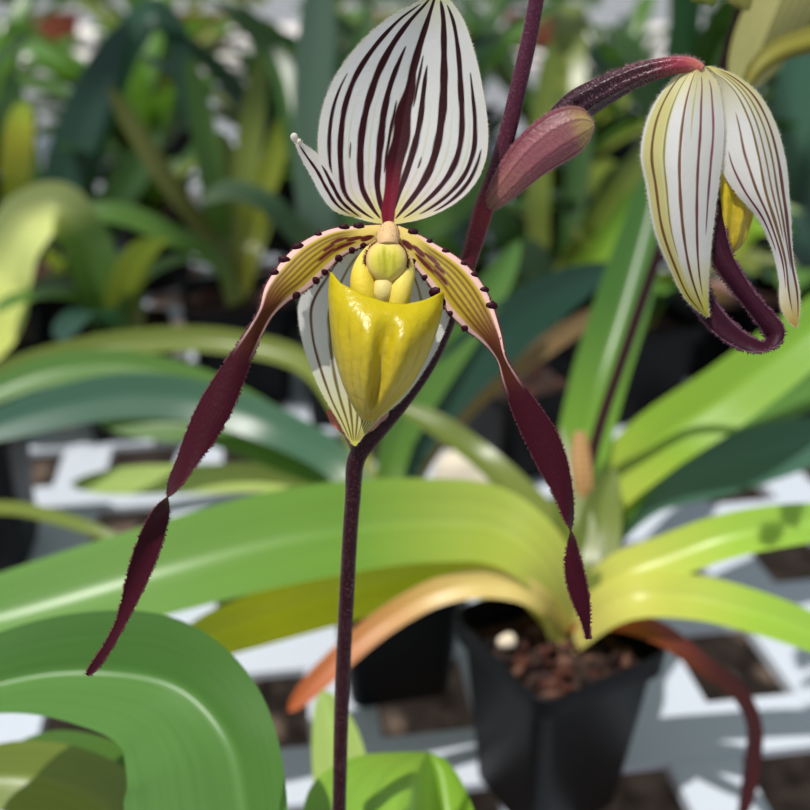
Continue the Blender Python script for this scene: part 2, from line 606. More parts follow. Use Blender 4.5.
px_leaf([(200, 900, 0.33, 80), (150, 850, 0.37, 86), (95, 800, 0.39, 84), (30, 778, 0.395, 74), (-60, 785, 0.39, 44)],
        (-0.1, -0.6, 0.78), st((0, (150, 150, 70)), (.35, (196, 190, 80)), (.55, (124, 136, 58)), (1, (110, 126, 56))), orchid, base=OB, n=50, nu=15, fold=0.35, rib=.05)
px_leaf([(215, 900, 0.33, 50), (170, 830, 0.375, 56), (130, 780, 0.40, 54), (60, 752, 0.42, 44), (10, 750, 0.43, 26)],
        (-0.1, -0.6, 0.78), MID, orchid, base=OB, n=50, nu=15, fold=0.35, rib=.05)
px_leaf([(352, 880, 0.34, 40), (345, 790, 0.41, 60), (335, 735, 0.44, 60), (322, 690, 0.46, 50)],
        (0.0, -0.9, 0.5), PALE, orchid, base=OB, n=40, nu=13, fold=0.3, tip=0.35)

# ---- first flower
D0 = 0.252
flower = empty('flower', P(388, 235, D0), orchid)
flower['label'] = 'open bloom facing the camera'

# dorsal sepal
Lp = [(381, 224, 0.2555), (352, 216, 0.2555), (328, 200, 0.2550), (320, 172, 0.2540), (318, 138, 0.2531), (323, 106, 0.2526), (336, 75, 0.2523), (360, 43, 0.2518), (390, 17, 0.2514), (420, 1, 0.2510), (436, -10, 0.2507)]
Cp = [(388, 223, 0.2560), (390, 195, 0.2575), (396, 160, 0.2590), (403, 120, 0.2595), (411, 80, 0.2585), (420, 45, 0.2560), (430, 12, 0.2526), (437, -10, 0.2507)]
Rp = [(396, 224, 0.2555), (428, 217, 0.2555), (458, 201, 0.2550), (476, 182, 0.2545), (486, 158, 0.2535), (488, 130, 0.2531), (482, 85, 0.2525), (473, 47, 0.2518), (462, 17, 0.2512), (449, -1, 0.2509), (438, -11, 0.2507)]
ST = [(-.865, 0.0, .22, .60, 3.4), (-.73, -.03, .04, .93, 5.4), (-.47, -.02, .03, .97, 6.6), (-.24, -.04, .03, .74, 6.4), (0, .0, .0, .98, 7), (.185, .03, .03, .68, 5.6),
      (.44, .02, .03, .95, 7.0), (.68, .05, .05, .93, 5.2), (.84, .05, .10, .68, 4.2), (.93, .03, .14, .42, 3.4), (-.13, .02, .22, .52, 3.0), (.1, -.02, .5, .72, 2.6), (-.6, 0, .3, .36, 1.6), (.3, 0, .27, .32, 1.6)]


def dorsal_col(U, V, hw, X, Y):
    c = ramp(V, [(0, lin(222, 206, 110)), (.07, lin(226, 212, 150)), (.2, lin(224, 212, 214)), (.35, C_WHITE), (.8, C_WHITE), (.93, lin(214, 214, 190)), (1, lin(190, 188, 60))])
    ed = sstep(.88, 1, np.abs(U))[..., None]
    c = c * (1 - .5 * ed) + lin(232, 226, 210) * .5 * ed
    for k, u0 in enumerate((-.62, -.36, -.1, .3, .56, .78)):
        a = np.exp(-((U - u0) * hw / 0.9) ** 2) * sstep(.02, .1, V) * (1 - sstep(.35, .6, V)) * .45
        c = c * (1 - a[..., None]) + lin(190, 190, 90) * a[..., None]
    ss = []
    for (u0, dr, v0, v1, w) in ST:
        ss.append((u0, dr, v0, v1, w * 1.2, C_MAROON, lin(46, 18, 20)))
    c = stripes(c, U, V, hw, ss)
    # broad dark flame in the middle
    w = np.interp(V, [0, .05, .12, .28, .45, .6, .75, 1], [5.5, 7, 6.5, 9, 8.5, 4.5, 2.2, .5])
    a = (1 - sstep(w - .8, w + .8, np.abs(U + .015 * np.sin(V * 30)) * hw))
    cc = ramp(V, [(0, C_RED), (.12, lin(120, 12, 40)), (.28, lin(60, 10, 22)), (1, lin(48, 22, 24))])
    c = c * (1 - a[..., None]) + cc * a[..., None]
    # reddish veins towards the base
    return c


mb = MB()
pos, col = strip(Lp, Cp, Rp, 230, 171, lambda v: 0.0, dorsal_col)
# gentle ripples on the blade
mb.grid(pos, col)
edge_hairs(mb, pos, 700, 0.0007, lin(240, 236, 225))
# torn side lobe
fl, fc = strip([(352, 217, .2555), (333, 210, .2545), (321, 195, .2535), (312, 178, .2525), (302, 160, .251), (296, 146, .2495), (293, 137, .249)],
               [(357, 217, .2555), (339, 204, .2543), (328, 187, .2533), (319, 171, .2525), (308, 156, .251), (300, 145, .2497), (294, 136, .249)],
               [(362, 216, .2553), (345, 199, .2541), (335, 180, .2530), (326, 163, .2522), (313, 150, .251), (303, 143, .2497), (296, 135, .249)],
               70, 41, lambda v: 0.0,
               lambda U, V, hw, X, Y: stripes(ramp(V, [(0, lin(222, 206, 120)), (.3, C_WHITE), (1, lin(232, 222, 214))]), U, V, hw,
                                              [(-.2, .1, .05, .9, 3.4, C_MAROON, C_MAROON), (.5, .1, .0, .62, 4.2, C_MAROON, C_MAROON)]))
mb.grid(fl, fc)
edge_hairs(mb, fl, 160, 0.0007, lin(240, 236, 225))
mb.blob(P(294, 137, .249), (.0008, .0006, .0009), lin(236, 230, 220), noise=.15)
mb.blob(P(299, 141, .249), (.0005, .0005, .0006), lin(236, 230, 220), noise=.15)
mb.build('dorsal_sepal', M_SEPAL, flower)

# synsepal (behind the pouch)
SL = [(372, 244, .2575), (340, 248, .2580), (315, 275, .2585), (299, 303, .2590), (300, 330, .2595), (310, 366, .2600), (324, 397, .2602), (339, 422, .2600), (350, 441, .2590), (354, 446, .2585)]
SC = [(384, 246, .2580), (382, 290, .2610), (378, 340, .2630), (370, 390, .2630), (360, 430, .2605), (355, 446, .2585)]
SR = [(396, 244, .2575), (424, 262, .2580), (446, 296, .2590), (450, 312, .2592), (442, 338, .2600), (426, 368, .2610), (402, 400, .2615), (378, 420, .2610), (362, 438, .2595), (356, 446, .2585)]
BR = lin(112, 92, 48)


def syn_col(U, V, hw, X, Y):
    c = ramp(V, [(0, lin(226, 216, 160)), (.2, C_WHITE), (.6, C_WHITE), (.8, lin(222, 220, 170)), (1, lin(192, 190, 70))])
    l = [(u, 0, .05, .97, 2.6, lin(96, 40, 50), BR) for u in (-.84,)] + [(u, 0, .05, .98, 3.0, lin(150, 140, 70), BR) for u in (-.62, -.42, -.2, 0, .2, .42, .62)] + [(.84, 0, .05, .97, 2.6, lin(110, 80, 50), BR)]
    return stripes(c, U, V, hw, l)


mb = MB()
pos, col = strip(SL, SC, SR, 150, 121, lambda v: 0.0, syn_col)
mb.grid(pos, col)
edge_hairs(mb, pos, 420, 0.0007, lin(236, 230, 210))
mb.build('synsepal', M_SEPAL, flower)

# lateral petals
PINK = lin(226, 186, 178)
PYEL = lin(188, 168, 36)


def petal_col(flip, vy):
    """yellow, brown-veined shoulder with pink margins that turns into a maroon ribbon after vy"""
    def fn(U, V, hw, X, Y):
        U = U * flip
        t = V / vy
        c = ramp(np.clip(t, 0, 1.3), [(0, lin(224, 200, 120)), (.3, PYEL), (.7, lin(178, 152, 44)), (.95, lin(118, 62, 50)), (1.15, lin(76, 16, 32)), (1.3, lin(60, 6, 24))])
        for u0 in (-.45, -.2, .05, .3, .52):
            a = np.exp(-((U - u0) * hw / 1.5) ** 2) * sstep(.12, .3, t) * .85 * (1 - sstep(1.1, 1.4, t))
            c = c * (1 - a[..., None]) + lin(86, 44, 22) * a[..., None]
        # pink margins
        e = sstep(.66, .8, np.abs(U)) * (1 - sstep(1.05, 1.35, t)) * sstep(0.05, .2, t)
        c = c * (1 - e[..., None]) + PINK * e[..., None]
        # dark blotches near the base
        for (tt, u0, rt, ru) in ((.12, -.35, .05, .3), (.2, -.1, .06, .2), (.28, -.4, .09, .14), (.3, .1, .07, .12), (.42, -.3, .08, .1), (.38, -.05, .05, .1)):
            a = 1 - sstep(.7, 1.1, ((t - tt) / rt) ** 2 + ((U - u0) / ru) ** 2)
            c = c * (1 - a[..., None]) + lin(88, 22, 22) * a[..., None]
        # fine lines along the ribbon
        s = (0.82 + .3 * np.sin(U * 13 + 1) ** 2)[..., None]
        r = sstep(1.0, 1.3, t)[..., None]
        tipc = sstep(.9, 1.0, V)[..., None]
        c = c * (1 - r) + c * s * r
        return c * (1 - .35 * tipc)
    return fn


def warts(mb, pos, fr, n, vmax, r=0.00115):
    """dark raised spots with bristles along the margin"""
    nv = len(pos)
    for side in fr:
        for k in range(n):
            v = vmax * (.14 + .84 * (k + random.uniform(-.25, .25)) / n)
            i = int(v * nv)
            j = 1 if side < 0 else -2
            e = pos[i, j]
            rr = r * random.uniform(.6, 1.3)
            mb.blob(e, (rr * 1.1, rr * .5, rr * .8), lin(52, 8, 24), nu=12, nv=8, noise=.1)
            m = 7
            mb.hairs(np.repeat(e[None], m, 0), rng.normal(size=(m, 3)) + unit(e - pos[i, 5 if side < 0 else -6])[None] * 1.5, .0016 * rng.uniform(.6, 1.2, m), 4e-5, lin(70, 26, 40))


# left petal
LPET = [(384, 231, .2545, 12, 0), (362, 236, .2535, 20, 8), (336, 243, .2520, 29, 8), (312, 259, .2495, 38, 5), (294, 276, .2475, 37, 0), (278, 292, .2460, 28, -12), (266, 312, .2450, 21, -45), (256, 330, .2447, 19, -40),
        (243, 354, .2445, 20, -12), (227, 385, .2445, 28, 5), (213, 412, .2445, 33, 14), (200, 437, .2447, 30, 20), (184, 466, .2450, 24, 42), (171, 490, .2455, 26, 72), (163, 508, .2460, 26, 118),
        (150, 542, .2468, 25, 158), (140, 570, .2476, 22, 172), (131, 596, .2484, 16, 190), (121, 622, .2492, 11, 210), (106, 650, .2500, 10, 215), (94, 667, .2505, 8, 205), (87, 675, .2508, 3, 200)]
mb = MB()
pos, col = ribbon(LPET, 280, 41, petal_col(1, .275), curl=.3)
mb.grid(pos, col)
warts(mb, pos, (-1, 1), 6, .25)
edge_hairs(mb, pos, 900, 0.0007, lin(110, 60, 70), rad=2.0e-5)
o = mb.build('petal', M_PETAL, flower, solid=0.00035)
o['label'] = 'left petal, spotted yellow ending in a twisted maroon ribbon'

RPET = [(395, 231, .2545, 12, 0), (410, 242, .2535, 21, -6), (428, 258, .2520, 31, -6), (447, 275, .2500, 40, -5), (462, 294, .2485, 44, 0), (478, 317, .2470, 36, 8), (492, 338, .2460, 23, 30), (502, 359, .2455, 17, 58),
        (511, 381, .2453, 18, 30), (526, 410, .2453, 26, 12), (541, 437, .2455, 31, 5), (553, 464, .2457, 28, 0), (563, 492, .2460, 19, -18), (569, 520, .2464, 15, -58), (572, 540, .2468, 14, -116),
        (573, 562, .2474, 18, -150), (577, 584, .2480, 19, -165), (582, 604, .2486, 15, -172), (586, 622, .2492, 8, -180), (588, 639, .2498, 3, -180)]
mb = MB()
pos, col = ribbon(RPET, 270, 41, petal_col(-1, .335), curl=.3)
mb.grid(pos, col)
warts(mb, pos, (-1, 1), 7, .31)
edge_hairs(mb, pos, 900, 0.0007, lin(110, 60, 70), rad=2.0e-5)
o = mb.build('petal', M_PETAL, flower, solid=0.00035)
o['label'] = 'right petal, spotted yellow ending in a twisted maroon ribbon'


# pouch
def pouch(mb, rows, rim, D, front, back, crease=1.0, nv=90, nu=96, base_col=None, tilt=0.0):
    """rows: (py, left x, right x); rim(s)->py offset at s in -1..1"""
    r = np.array(rows, float)
    yb = np.linspace(0, 1, nv) ** 0.9
    y0 = r[0, 0] + (r[-1, 0] - r[0, 0]) * yb
    q = spline(r[:, [0, 1, 2]], 200, keys=3)
    o = np.argsort(q[:, 0])
    l = np.interp(y0, q[o, 0], q[o, 1])
    rr = np.interp(y0, q[o, 0], q[o, 2])
    th = np.linspace(0, 2 * math.pi, nu, endpoint=False)
    s = np.cos(th)
    f = np.sin(th)
    mid, hw = (l + rr) / 2, (rr - l) / 2
    s2 = np.sign(s) * np.abs(s) ** 0.92
    X = mid[:, None] + hw[:, None] * s2
    V = yb[:, None]
    offs = np.array([rim(x) for x in s])
    offs = np.where(f < 0, offs + 5 * np.abs(f) ** .7, offs)
    Y = y0[:, None] + offs[None] * (1 - V) ** 1.6
    scale = D / F
    dq = spline(np.array([(0, .66), (.12, .86), (.3, 1.0), (.55, .95), (.8, .68), (.93, .38), (1, .06)]), 200, keys=1)
    depth_prof = np.interp(yb, dq[:, 0], dq[:, 1])
    B = np.where(f > 0, front, back)[None] * depth_prof[:, None] * np.abs(f)[None] ** .85
    cr = crease * .0026 * np.exp(-((s - .03 + .12 * (V - .4)) / .13) ** 2) * (f > 0) * sstep(.05, .3, V) * (1 - sstep(.75, 1, V))
    lob = .0006 * np.sin(s * 9 + 1.0) * (f > 0) * sstep(.1, .4, V) * (1 - sstep(.8, 1, V))
    d = D - np.sign(f)[None] * B + cr + lob + tilt * (V - .3)
    pos = P(X, Y, d)
    S_ = s[None] * np.ones_like(V)
    c = ramp(V * np.ones_like(S_), [(0, lin(202, 184, 8)), (.3, lin(198, 178, 16)), (.75, lin(198, 178, 56)), (1, lin(182, 158, 46))])
    for k, u0 in enumerate((-.82, -.6, -.38, -.16, .08, .3, .52, .74)):
        a = np.exp(-((S_ - u0 - .03 * np.sin(V * 14 + k) + .12 * (V - .4)) / .022) ** 2) * sstep(.08, .35, V) * .38
        c = c * (1 - a[..., None]) + lin(150, 124, 30) * a[..., None]
    mb.grid(pos, c, wrap=True)
    k = mb.n
    mb.f.append(list(range(k - nu, k)))
    return pos


mb = MB()
rows = [(296, 330, 443), (310, 328, 443), (328, 329, 439), (345, 331, 433), (361, 334, 426), (386, 342, 411), (402, 350, 396), (414, 357, 383), (420, 363, 375), (422, 367, 370)]
pouch(mb, rows, lambda s: np.interp(s, [-1, -.94, -.8, -.4, 0, .3, .65, .9, 1], [-24, -21, -13, -2, 6, 8, 4, -2, -4]), .2500, .0150, .0055)
o = mb.build('pouch', M_POUCH, flower, solid=0.0006, offset=-1)
o['label'] = 'glossy yellow slipper-shaped lip'

# column: side lobes, stigma, cap
mb = MB()
CY = lin(226, 204, 70)


def lobe(pts, c, nu=18):
    q = spline(pts, 30)
    return mb.tube(P(q[:, 0], q[:, 1], q[:, 2]), q[:, 3] / 2 * q[:, 2] / F, c, nu=nu)


cs = ramp(np.linspace(0, 1, 30), [(0, lin(228, 214, 140)), (.5, lin(226, 204, 70)), (1, lin(222, 196, 40))])
lobe([(378, 244, .2535, 10), (368, 257, .2520, 17), (363, 274, .2498, 24), (364, 294, .2485, 26), (370, 314, .2490, 22)], cs)
lobe([(396, 244, .2535, 10), (403, 256, .2525, 15), (405, 271, .2502, 20), (401, 290, .2480, 22), (397, 312, .2478, 20)], ramp(np.linspace(0, 1, 30), [(0, lin(228, 210, 150)), (.5, lin(230, 214, 110)), (1, lin(228, 204, 60))]))
lobe([(388, 262, .2500, 20), (385, 280, .2486, 20), (383, 294, .2478, 20), (383, 304, .2480, 12)], ramp(np.linspace(0, 1, 30), [(0, lin(224, 202, 90)), (.6, lin(230, 214, 140)), (1, lin(226, 206, 110))]))
mb.build('column', M_PETAL, flower)

# staminode shield and its cap
mb = MB()
nv, nu = 60, 60
uu, vv = np.meshgrid(np.linspace(-1, 1, nu), np.linspace(-1, 1, nv))
# square-to-disc mapping keeps the rim smooth
xd = uu * np.sqrt(1 - vv ** 2 / 2)
yd = vv * np.sqrt(1 - uu ** 2 / 2)
rad = np.sqrt(xd ** 2 + yd ** 2)
xx = 386.5 + 20.5 * xd * (1 - .10 * yd)
yy2 = 262 + 21.5 * yd
dd = .2478 - .0036 * np.sqrt(np.clip(1.02 - rad ** 2, 0, 1)) + .0006 * np.exp(-(xd / .2) ** 2) * (1 - rad ** 2)
cc = ramp(np.clip(rad, 0, 1), [(0, lin(206, 196, 60)), (.6, lin(218, 204, 84)), (.86, lin(226, 208, 120)), (1, lin(214, 178, 120))])
for (a0, b0, ra, rb) in ((0, .25, .14, .5), (-.35, -.1, .1, .45), (.35, 0, .1, .4), (-.12, -.45, .1, .3), (.16, -.3, .08, .3)):
    a = np.exp(-(((xd - a0) / ra) ** 2 + ((yd - b0) / rb) ** 2)) * .55
    cc = cc * (1 - a[..., None]) + lin(150, 160, 40) * a[..., None]
mb.grid(P(xx, yy2, dd), cc)
ang = rng.uniform(0, 2 * math.pi, 1500)
ang = ang[(np.sin(ang) < .75)]
rr_ = rng.uniform(.94, 1.06, len(ang))
hb = P(386.5 + 20.5 * np.cos(ang) * rr_, 262 + 21.5 * np.sin(ang) * rr_, np.full(len(ang), .2478))
hd = np.cos(ang)[:, None] * RT - np.sin(ang)[:, None] * UP - FW * .5 + rng.normal(size=(len(ang), 3)) * .5
mb.hairs(hb, hd, .0011 * rng.uniform(.5, 1.2, len(ang)), 8e-5, lin(120, 52, 30))
q = spline([(389, 226, .2530, 10), (389, 230, .2510, 19), (388, 238, .2488, 23), (388, 246, .2480, 22)], 24)
pp, _, _ = mb.tube(P(q[:, 0], q[:, 1], q[:, 2]), q[:, 3] / 2 * q[:, 2] / F, lin(226, 190, 140), nu=20)
surf_hairs(mb, pp, 260, .0005, lin(130, 66, 46), rad=4e-5)
mb.build('staminode', M_PETAL, flower)

# bract at the first flower's node and the ovary behind it
def bract_mesh(mb, path, colfn, nu=36, nv=60, flat=.62, groove=.05):
    q = spline(path, nv)
    c = P(q[:, 0], q[:, 1], q[:, 2])
    T = unit(np.gradient(c, axis=0))
    a = unit(np.cross(T, FW[None]))
    b = np.cross(T, a)
    th = np.linspace(0, 2 * math.pi, nu, endpoint=False)
    r = (q[:, 3] / 2 * q[:, 2] / F)[:, None]
    rg = 1 + groove * np.cos(th * 9)[None]
    pos = c[:, None] + (r * rg * np.cos(th))[..., None] * a[:, None] + (r * rg * flat * np.sin(th))[..., None] * b[:, None]
    TH, V = np.meshgrid(th, np.linspace(0, 1, nv))
    mb.grid(pos, colfn(TH, V), wrap=True)
    mb.f.append(list(range(mb.n - nu, mb.n)))
    return pos


def bcol1(TH, V):
    c = ramp(V, [(0, lin(120, 60, 60)), (.4, lin(176, 130, 112)), (1, lin(190, 150, 128))])
    s = .5 + .5 * np.cos(TH * 9)
    return c * (.75 + .25 * s)[..., None]


mb = MB()
bp = bract_mesh(mb, [(358, 455, .2735, 10), (360, 443, .2725, 26), (362, 430, .2712, 38), (366, 416, .2695, 44), (371, 400, .2678, 40), (376, 384, .266, 26), (379, 374, .2652, 6)], bcol1)
mb.tri(P([334, 326, 331, 345], [404, 412, 424, 436], [.2700, .2702, .2706, .2712]), [[0, 1, 2, 3]], lin(170, 100, 80))
surf_hairs(mb, bp, 700, .0007, lin(200, 160, 150))
tag(mb.build('bract', M_STEM, orchid), 'small pinkish bract behind the open bloom')
q = spline([(362, 440, .2725, 14), (376, 400, .2700, 16), (388, 330, .2660, 17), (390, 270, .2610, 18), (389, 240, .2555, 20)], 50)
mb = MB()
mb.tube(P(q[:, 0], q[:, 1], q[:, 2]), q[:, 3] / 2 * q[:, 2] / F, lin(72, 20, 34), nu=20, prof=lambda th, v: 1 + .07 * np.cos(6 * th))
mb.build('ovary', M_OVARY, flower)


# ---- second flower with its bract
def bcol2(TH, V):
    c = ramp(V, [(0, lin(110, 84, 56)), (.12, lin(138, 92, 82)), (.5, lin(136, 80, 88)), (.8, lin(130, 82, 84)), (.92, lin(150, 128, 82)), (1, lin(156, 140, 86))])
    a = np.clip(np.cos(TH * 9 + .4), 0, 1) ** 8
    c = c * (1 - .72 * a[..., None]) + lin(72, 30, 42) * (.72 * a[..., None])
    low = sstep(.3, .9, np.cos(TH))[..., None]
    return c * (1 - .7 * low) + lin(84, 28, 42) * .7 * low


mb = MB()
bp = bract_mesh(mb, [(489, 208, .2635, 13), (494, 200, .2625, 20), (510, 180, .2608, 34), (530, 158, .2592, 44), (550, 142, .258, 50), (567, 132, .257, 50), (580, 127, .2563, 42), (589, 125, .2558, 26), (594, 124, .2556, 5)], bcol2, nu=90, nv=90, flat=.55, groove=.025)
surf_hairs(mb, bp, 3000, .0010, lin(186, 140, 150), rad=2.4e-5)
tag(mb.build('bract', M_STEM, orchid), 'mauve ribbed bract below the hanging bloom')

flower2 = empty('flower', P(695, 66, .252), orchid)
flower2['label'] = 'half-open bloom hanging from its curved dark stalk'
OV = [(500, 192, .268, 12), (530, 160, .268, 20), (556, 126, .2655, 27), (578, 106, .262, 30), (602, 92, .2585, 27), (628, 79, .2555, 23), (654, 70, .253, 19), (676, 65, .2515, 16), (692, 66, .2512, 15), (700, 71, .2515, 13)]
q = spline(OV, 130)
t01 = np.linspace(0, 1, 130)
oc = ramp(t01, [(0, lin(44, 8, 22)), (.55, lin(40, 8, 22)), (.8, lin(60, 12, 28)), (.92, lin(150, 50, 66)), (1, lin(196, 120, 96))])
mb = MB()
th = np.linspace(0, 2 * math.pi, 40, endpoint=False)
pos, _, _ = mb.tube(P(q[:, 0], q[:, 1], q[:, 2]), q[:, 3] / 2 * q[:, 2] / F, oc, nu=40, prof=lambda th, v: 1 + .11 * np.cos(6 * th + .5) * (1 - sstep(.8, 1, v)))
surf_hairs(mb, pos[25:], 3000, .0013, lin(186, 140, 152), rad=2.4e-5)
mb.build('ovary', M_OVARY, flower2)

# hanging left-hand sepal (synsepal)
L2 = [(692, 68, .2515), (677, 75, .2525), (656, 101, .2540), (645, 127, .2545), (641, 157, .2548), (646, 184, .2548), (655, 232, .2545), (669, 267, .2540), (686, 299, .2530), (704, 315, .2520), (708, 317, .2520)]
C2 = [(698, 66, .2500), (692, 84, .2490), (686, 110, .2478), (682, 150, .2470), (682, 190, .2468), (685, 235, .2475), (692, 275, .2490), (702, 305, .2508), (708, 317, .2520)]
R2 = [(704, 67, .2510), (717, 82, .2512), (722, 105, .2512), (724, 130, .2512), (721, 165, .2512), (715, 211, .2512), (710, 257, .2512), (708, 295, .2515), (709, 317, .2520)]


def sep2_col(U, V, hw, X, Y):
    c = ramp(V, [(0, lin(214, 202, 130)), (.08, lin(222, 216, 178)), (.2, C_WHITE), (.75, C_WHITE), (.93, lin(206, 200, 110)), (1, lin(190, 180, 60))])
    a = (sstep(-.34, -.56, U) * (1 - sstep(.9, 1.0, -U)) * .75 * sstep(.02, .2, V))[..., None]
    c = c * (1 - a) + lin(204, 194, 82) * a
    l = [(-.74, .05, .03, .97, 3.0, lin(120, 90, 60), lin(120, 76, 40)), (-.44, .0, .03, .75, 2.2, lin(150, 146, 60), lin(150, 136, 60)), (-.05, .0, .02, .97, 3.4, lin(130, 96, 76), lin(106, 62, 44)),
         (.42, .04, .04, .92, 3.0, lin(140, 84, 84), lin(100, 50, 56)), (.74, .06, .06, .68, 2.6, lin(160, 96, 110), lin(120, 60, 80)), (.2, 0, .05, .3, 1.4, lin(200, 190, 120), lin(200, 190, 120))]
    return stripes(c, U, V, hw, l)


mb = MB()
pos, col = strip(L2, C2, R2, 200, 101, lambda v: .0022 * math.sin(math.pi * v), sep2_col)
mb.grid(pos, col)
edge_hairs(mb, pos, 900, .0009, lin(240, 236, 224))
surf_hairs(mb, pos, 1200, .0004, lin(240, 236, 230), wrap=False, sign=1)
edge_hairs(mb, pos, 700, .0014, lin(240, 236, 224), rad=2.5e-5)
tag(mb.build('sepal', M_SEPAL, flower2), 'white sepal with thin brown stripes and a yellow-green side')

L3 = [(703, 67, .2525), (712, 82, .2530), (719, 115, .2535), (720, 165, .2535), (736, 193, .2530), (758, 219, .2525), (773, 253, .2520), (779, 280, .2518), (781, 308, .2518), (790, 323, .2520), (795, 327, .2522)]
C3 = [(706, 66, .2515), (733, 90, .2510), (748, 120, .2505), (757, 155, .2500), (764, 190, .2498), (776, 228, .2500), (785, 262, .2502), (788, 290, .2505), (792, 312, .2512), (796, 327, .2522)]
R3 = [(710, 66, .2520), (735, 75, .2530), (758, 93, .2545), (774, 120, .2560), (785, 157, .2570), (790, 203, .2570), (794, 262, .2555), (800, 292, .2540), (800, 312, .2530), (797, 328, .2522)]


def sep3_col(U, V, hw, X, Y):
    c = ramp(V, [(0, lin(206, 194, 120)), (.08, lin(216, 210, 176)), (.25, C_WHITE), (.8, C_WHITE), (.95, lin(206, 186, 120)), (1, lin(190, 150, 60))])
    a = (sstep(.1, .6, U) * (1 - sstep(.1, .5, V)) * .6)[..., None]
    c = c * (1 - a) + lin(206, 198, 110) * a
    l = [(-.7, .1, .32, .72, 2.4, lin(120, 50, 64), lin(100, 40, 54)), (-.3, .1, .2, .86, 2.8, lin(130, 96, 70), lin(100, 50, 50)), (.05, .0, .05, .95, 3.0, lin(150, 130, 80), lin(104, 60, 50)),
         (.3, .0, .03, .7, 2.2, lin(150, 140, 80), lin(130, 90, 70)), (.52, .0, .03, .8, 2.4, lin(150, 140, 80), lin(110, 66, 60)), (.74, .02, .03, .97, 3.2, lin(126, 84, 64), lin(96, 50, 50))]
    return stripes(c, U, V, hw, l)


mb = MB()
pos, col = strip(L3, C3, R3, 200, 91, lambda v: .001 * math.sin(math.pi * v), sep3_col)
mb.grid(pos, col)
edge_hairs(mb, pos, 900, .0009, lin(240, 236, 224))
tag(mb.build('dorsal_sepal', M_SEPAL, flower2), 'outer white striped sepal hanging to a pointed tip')

mb = MB()
rows = [(150, 716, 752), (170, 712, 757), (190, 710, 758), (210, 711, 755), (228, 714, 750), (243, 720, 744), (250, 725, 738), (253, 730, 734)]
pouch(mb, rows, lambda s: 0, .2590, .0045, .0045, crease=.3, nv=50, nu=50)
tag(mb.build('pouch', M_POUCH, flower2, solid=.0005, offset=-1), 'small yellow lip half hidden inside')


def pet2(U, V, hw, X, Y):
    c = ramp(V, [(0, lin(44, 8, 24)), (.5, lin(56, 14, 34)), (1, lin(44, 8, 26))])
    c = c * (.85 + .3 * np.sin(U * 8) ** 2)[..., None]
    e = sstep(.8, 1, U)[..., None]
    return c * (1 - .5 * e) + lin(150, 110, 130) * .5 * e


mb = MB()
R2P = [(715, 175, .2555, 14, 10), (712, 205, .2550, 18, 10), (714, 232, .2545, 22, 10), (722, 258, .2540, 21, 15), (736, 281, .2535, 19, 25), (752, 303, .2530, 18, 30), (766, 320, .2525, 20, 25), (775, 335, .2520, 22, 35), (766, 346, .2522, 17, 60),
       (750, 344, .2530, 18, 40), (732, 334, .2540, 20, 30), (716, 319, .2550, 22, 25), (704, 302, .2560, 22, 20), (698, 280, .2570, 18, 20)]
pos, col = ribbon(R2P, 160, 31, pet2, curl=.45)
mb.grid(pos, col)
edge_hairs(mb, pos, 900, .0010, lin(120, 80, 100), rad=2.8e-5)
tag(mb.build('petal', M_PETAL, flower2, solid=.0004), 'purple ribbon petal looping below the bloom')

# ================================================================== THE YELLOW-GREEN ORCHID IN THE SQUARE POT
potA = G(559, 629, 0.112)
A = empty('potted_orchid', (potA[0], potA[1], 0.0))
tag(A, 'yellow-green strap-leaved orchid in the square black pot on white lattice', 'orchid')
square_pot(A, potA, math.radians(29.6), 0.0835, 0.112, chunks=110, label='square black plastic nursery pot')
AB = potA + np.array([0.008, 0.01, -0.014])
UPH = (0, -.35, 1)
px_leaf([(540, 560, .505, 60), (492, 528, .51, 80), (430, 523, .51, 84), (300, 537, .50, 96), (150, 575, .485, 92), (20, 612, .475, 84), (-60, 632, .47, 70)], (0, -.55, .85), LGREEN, A, AB, n=70, nu=25, fold=.22, tip=.08)
px_leaf([(505, 572, .515, 42), (420, 578, .52, 54), (330, 599, .515, 60), (250, 624, .51, 54), (170, 652, .505, 40)], (0, -.6, .8), YELLOW, A, AB, n=50, nu=15, fold=.3)
px_leaf([(535, 596, .50, 26), (490, 584, .50, 30), (440, 592, .50, 28), (385, 622, .50, 27), (335, 664, .495, 26), (288, 712, .49, 20)], (-.2, -.7, .7), PEACH, A, AB, n=50, nu=11, fold=.3, label='dying peach and orange leaf')
px_leaf([(620, 578, .512, 46), (665, 560, .508, 46), (720, 540, .503, 46), (780, 528, .50, 44), (860, 522, .495, 34)], (0, -.5, .85), LIME2, A, AB, n=44, nu=15, fold=.3)
px_leaf([(625, 600, .497, 46), (690, 599, .492, 46), (750, 613, .485, 44), (810, 634, .478, 40), (880, 665, .47, 26)], (0, -.5, .85), LIME2, A, AB, n=44, nu=15, fold=.3)
px_leaf([(590, 550, .535, 48), (600, 505, .565, 54), (650, 450, .60, 64), (730, 395, .61, 66), (820, 325, .62, 58), (880, 270, .62, 36)], (-.35, -.75, .55), LIME, A, AB, n=60, nu=21, fold=.3)
px_leaf([(595, 545, .54, 40), (640, 495, .59, 50), (720, 468, .63, 58), (790, 446, .64, 56), (850, 430, .64, 34)], (0, -.7, .7), TEAL, A, AB, n=44, nu=15, fold=.2)
px_leaf([(600, 530, .55, 40), (660, 455, .62, 46), (740, 415, .66, 50), (830, 380, .68, 44), (880, 365, .68, 26)], (0, -.6, .7), GREEN, A, AB, n=44, nu=13, fold=.3)
